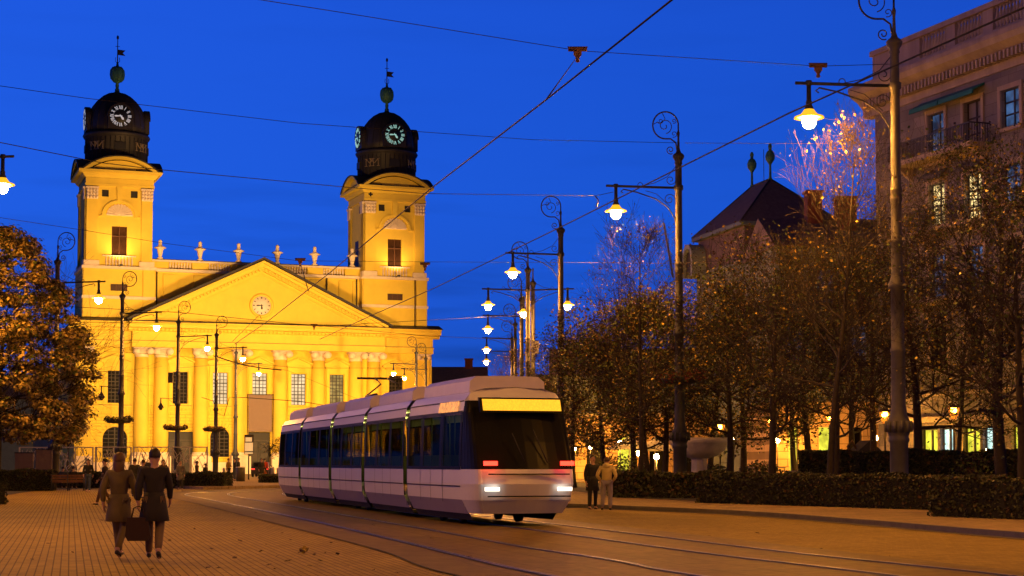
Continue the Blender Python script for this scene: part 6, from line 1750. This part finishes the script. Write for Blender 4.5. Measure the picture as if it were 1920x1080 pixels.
def person(px,py,lab,kind='stand',coat='jacket',top=(0.02,0.02,0.022),leg=(0.02,0.02,0.025),hair=(0.02,0.012,0.008),rz=0.0,h=1.75,D=None,bag=None,longhair=False,z=0.0,hood=False,w=1.0):
    p=gr(px,py) if D is None else at(px,868,D)
    s=h/1.80
    t=thing('person',lab,'person',(p.x,p.y,z),rz); t.scale=(s*w,s*w,s)
    body,jk,tr,sh,hr,face,J,skirt=person_meshes(kind,coat)
    def inst(me,nm,m,par=t):
        o=put(me,nm,par)
        if len(me.materials)==0: me.materials.append(m)
        o.material_slots[0].link='OBJECT'; o.material_slots[0].material=m; return o
    b=inst(body,'body',cm_('skin',SKIN,0.6))
    jo=inst(jk,coat,cm_('cloth',top))
    if skirt: inst(skirt,'coat_skirt',cm_('cloth',top),jo)
    inst(tr,'trousers',cm_('trouser_cloth',leg))
    for q in sh: inst(q,'shoe',cm_('dark_shoe',(0.015,0.012,0.01),0.5))
    inst(hr,'hair',cm_('hair_colour',hair,0.6))
    inst(face,'face_features',cm_('dark_feature',(0.03,0.012,0.01),0.5))
    if longhair:
        mb=MB(); c=J['head1']; mb.lathe([(0.07,0.02),(0.10,-0.1),(0.09,-0.24),(0.04,-0.3)],10,(c.x,c.y+0.045,c.z),sy=0.6); o=mb.build('long_hair',cm_('hair_colour',hair,0.6),t)
    if hood:
        mb=MB(); c=J['neck']; mb.lathe([(0.06,0.10),(0.12,0.05),(0.13,-0.04),(0.05,-0.08)],12,(c.x,c.y+0.04,c.z)); mb.build('hood',cm_('cloth',top),t)
    if bag:
        col,side,dz=bag; wr=J['w'+side]
        x,y,zz=wr.x,wr.y,wr.z-0.10
        W=Matrix.Rotation(rz,4,'Z'); pos=Vector((p.x,p.y,z))+W@Vector((x*s,y*s,zz*s))
        bg_=thing('hand_bag',lab.split(',')[0].replace('person','bag held by the person')[:90],'bag',pos,rz)
        mb=MB(); mb.prism([(-0.15,-0.5),(0.15,-0.5),(0.19,-0.42),(0.16,-0.14),(-0.16,-0.14),(-0.19,-0.42)][::-1],-0.09,0.09,ax='y'); mb.T=None
        mb.build('bag_body',cm_('bag_cloth',col),bg_)
        mb=MB()
        for yy in (-0.05,0.05): mb.tube([(-0.1,yy,-0.15),(-0.07,yy,0.0),(0.0,yy*0.3,0.035),(0.07,yy,0.0),(0.1,yy,-0.15)],0.008,5)
        mb.build('handle',cm_('bag_cloth',col),bg_)
    return t
brn=(0.10,0.06,0.035)
person(1138,957,'person in a pale yellow white jacket and light trousers by the kerb',kind='pocket',top=(0.60,0.50,0.22),leg=(0.30,0.27,0.36),hair=(0.08,0.04,0.02),rz=R(170),h=1.72,hood=True,w=1.1)
person(1111,956,'person in black beside the pale jacketed one, next to the tram nose',kind='stand',coat='coat',rz=R(20),h=1.80)
person(288,1050,'nearest person, walking with wide brown trousers and a dark bag, large in the foreground',kind='walk',coat='coat',top=(0.02,0.017,0.02),leg=(0.15,0.10,0.06),rz=R(188),h=1.76,bag=((0.03,0.012,0.012),'L',0))
person(222,1047,'person with faded olive trousers walking left of the nearest one',kind='walk',coat='coat',top=(0.14,0.11,0.05),leg=(0.16,0.115,0.05),hair=(0.12,0.06,0.02),rz=R(172),h=1.70,longhair=True)
person(196,948,'person in brown striding across the plaza, between the blue jeans walker and the dark group',kind='walk',coat='coat',top=(0.05,0.03,0.02),leg=(0.10,0.05,0.025),rz=R(-80),h=1.70)
person(165,924,'person with long hair, black top and blue jeans on the left of the plaza',kind='walk',coat='jacket',top=(0.012,0.012,0.014),leg=(0.03,0.05,0.12),rz=R(10),h=1.72,longhair=True)
person(252,932,'person in a black coat, leftmost of the dark group in the middle of the plaza',kind='walk',coat='coat',rz=R(190),h=1.74)
person(283,930,'tallest person of the dark group in the middle of the plaza',kind='pocket',coat='coat',rz=R(178),h=1.86,w=1.15)
person(268,934,'person in dark clothes between the tallest and the leftmost of the dark group',kind='stand',coat='jacket',rz=R(160),h=1.68)
person(306,921,'person with brown hair right behind the dark group',kind='walk',coat='jacket',top=(0.05,0.025,0.02),rz=R(0),h=1.70,longhair=True)
person(338,920,'person in a grey skirt like coat right of the dark group',kind='walk',coat='coat',top=(0.13,0.12,0.13),rz=R(15),h=1.66)
person(369,913,'person blurred brown before the low hedge, left of the track bend',kind='walk',coat='jacket',top=(0.08,0.05,0.03),rz=R(80),h=1.66)
person(385,912,'small person in dark clothes nearest to the track bend',kind='stand',coat='jacket',top=(0.03,0.02,0.02),rz=R(60),h=1.5)
person(428,905,'person in a yellow brown jacket waiting left of the waste column',kind='talk',coat='jacket',top=(0.22,0.13,0.03),rz=R(70),h=1.74,z=.14)
person(440,905,'person in blue jeans leaning in the group left of the waste column',kind='talk',coat='jacket',top=(0.03,0.03,0.05),leg=(0.06,0.07,0.12),rz=R(-60),h=1.74,z=.14)
person(447,904,'person in black directly behind the waste column',kind='talk',coat='coat',rz=R(-80),h=1.80,z=.14)
person(490,905,'person in black holding an orange bag at the tram stop',kind='stand',coat='coat',rz=R(30),h=1.74,z=.14,bag=((0.5,0.12,0.03),'L',0))
person(496,903,'person in a red jacket at the tram stop behind the orange bag',kind='stand',coat='jacket',top=(0.45,0.05,0.03),rz=R(190),h=1.76,z=.14)
person(527,901,'person in white trousers and black top at the tram stop',kind='stand',coat='jacket',leg=(0.45,0.40,0.38),rz=R(-70),h=1.72,z=.14)
person(541,903,'person in grey clothes beside the rear end of the tram',kind='stand',coat='coat',top=(0.07,0.06,0.08),leg=(0.06,0.05,0.08),rz=R(-90),h=1.76,z=.14)
for px,lab in ((118,'person in blue sitting at the left end of the bench'),(137,'person in black sitting at the right end of the bench')):
    p=gr(px,918); person(px,918,lab,kind='sit',coat='jacket',top=(0.03,0.04,0.09) if px<120 else (0.015,0.015,0.02),rz=R(186),h=1.7,z=-0.36)
for px,D,lab,kd,tp_,rz in ((1508,78,'person in dark jacket behind the long hedge beside the litter bin','stand',(0.03,0.03,0.035),R(160)),(1546,80,'person in a pale top behind the hedge left of a thick trunk','talk',(0.30,0.26,0.26),R(80)),(1555,79,'person in black bending over beside the pale topped one','talk',(0.015,0.015,0.02),R(-70)),(1604,74,'person in a blue jacket pushing a bicycle before the wooden hut','talk',(0.07,0.08,0.14),R(170))):
    person(px,0,lab,kind=kd,coat='jacket',top=tp_,D=D,rz=rz,h=1.72,z=0.1)
# bicycle with a lit front lamp next to the blue jacketed person
p=at(1588,868,74.5); t=thing('bicycle','bicycle with a bright lamp beside the person in the blue jacket','bicycle',(p.x,74.5,0.1),R(200))
for x in (-0.5,0.5):
    mb=MB(); mb.T=Matrix.Translation((x,0,0.34)); mb.tube([(0.33*math.cos(2*PI*k/20),0,0.33*math.sin(2*PI*k/20)) for k in range(21)],0.018,5)
    for k in range(8): mb.tube([(0,0,0),(0.33*math.cos(2*PI*k/8),0,0.33*math.sin(2*PI*k/8))],0.003,3)
    mb.T=None; mb.build('wheel',M['black'],t)
mb=MB()
for a,b in (((-0.5,0,0.34),(-0.15,0,0.85)),((-0.15,0,0.85),(0.0,0,0.30)),((-0.5,0,0.34),(0,0,0.3)),((0,0,0.3),(0.38,0,0.85)),((-0.12,0,0.78),(0.38,0,0.85)),((0.5,0,0.34),(0.36,0,1.0))): mb.tube([a,b],0.016,5)
mb.tube([(0.3,-0.28,1.02),(0.38,0,1.03),(0.3,0.28,1.02)],0.014,5); mb.build('frame',M['iron'],t)
mb=MB(); mb.prism([(-0.3,0.9),(0.0,0.92),(0.0,0.96),(-0.3,0.98)],-0.07,0.07); mb.build('saddle',M['black'],t)
mb=MB(); mb.lathe([(0,-0.05),(0.06,-0.03),(0.06,0.03),(0,0.05)],10,(0.46,0,0.92)); mb.build('front_lamp',emis('bicycle_lamp',(1.0,0.75,0.25),6.0),t)
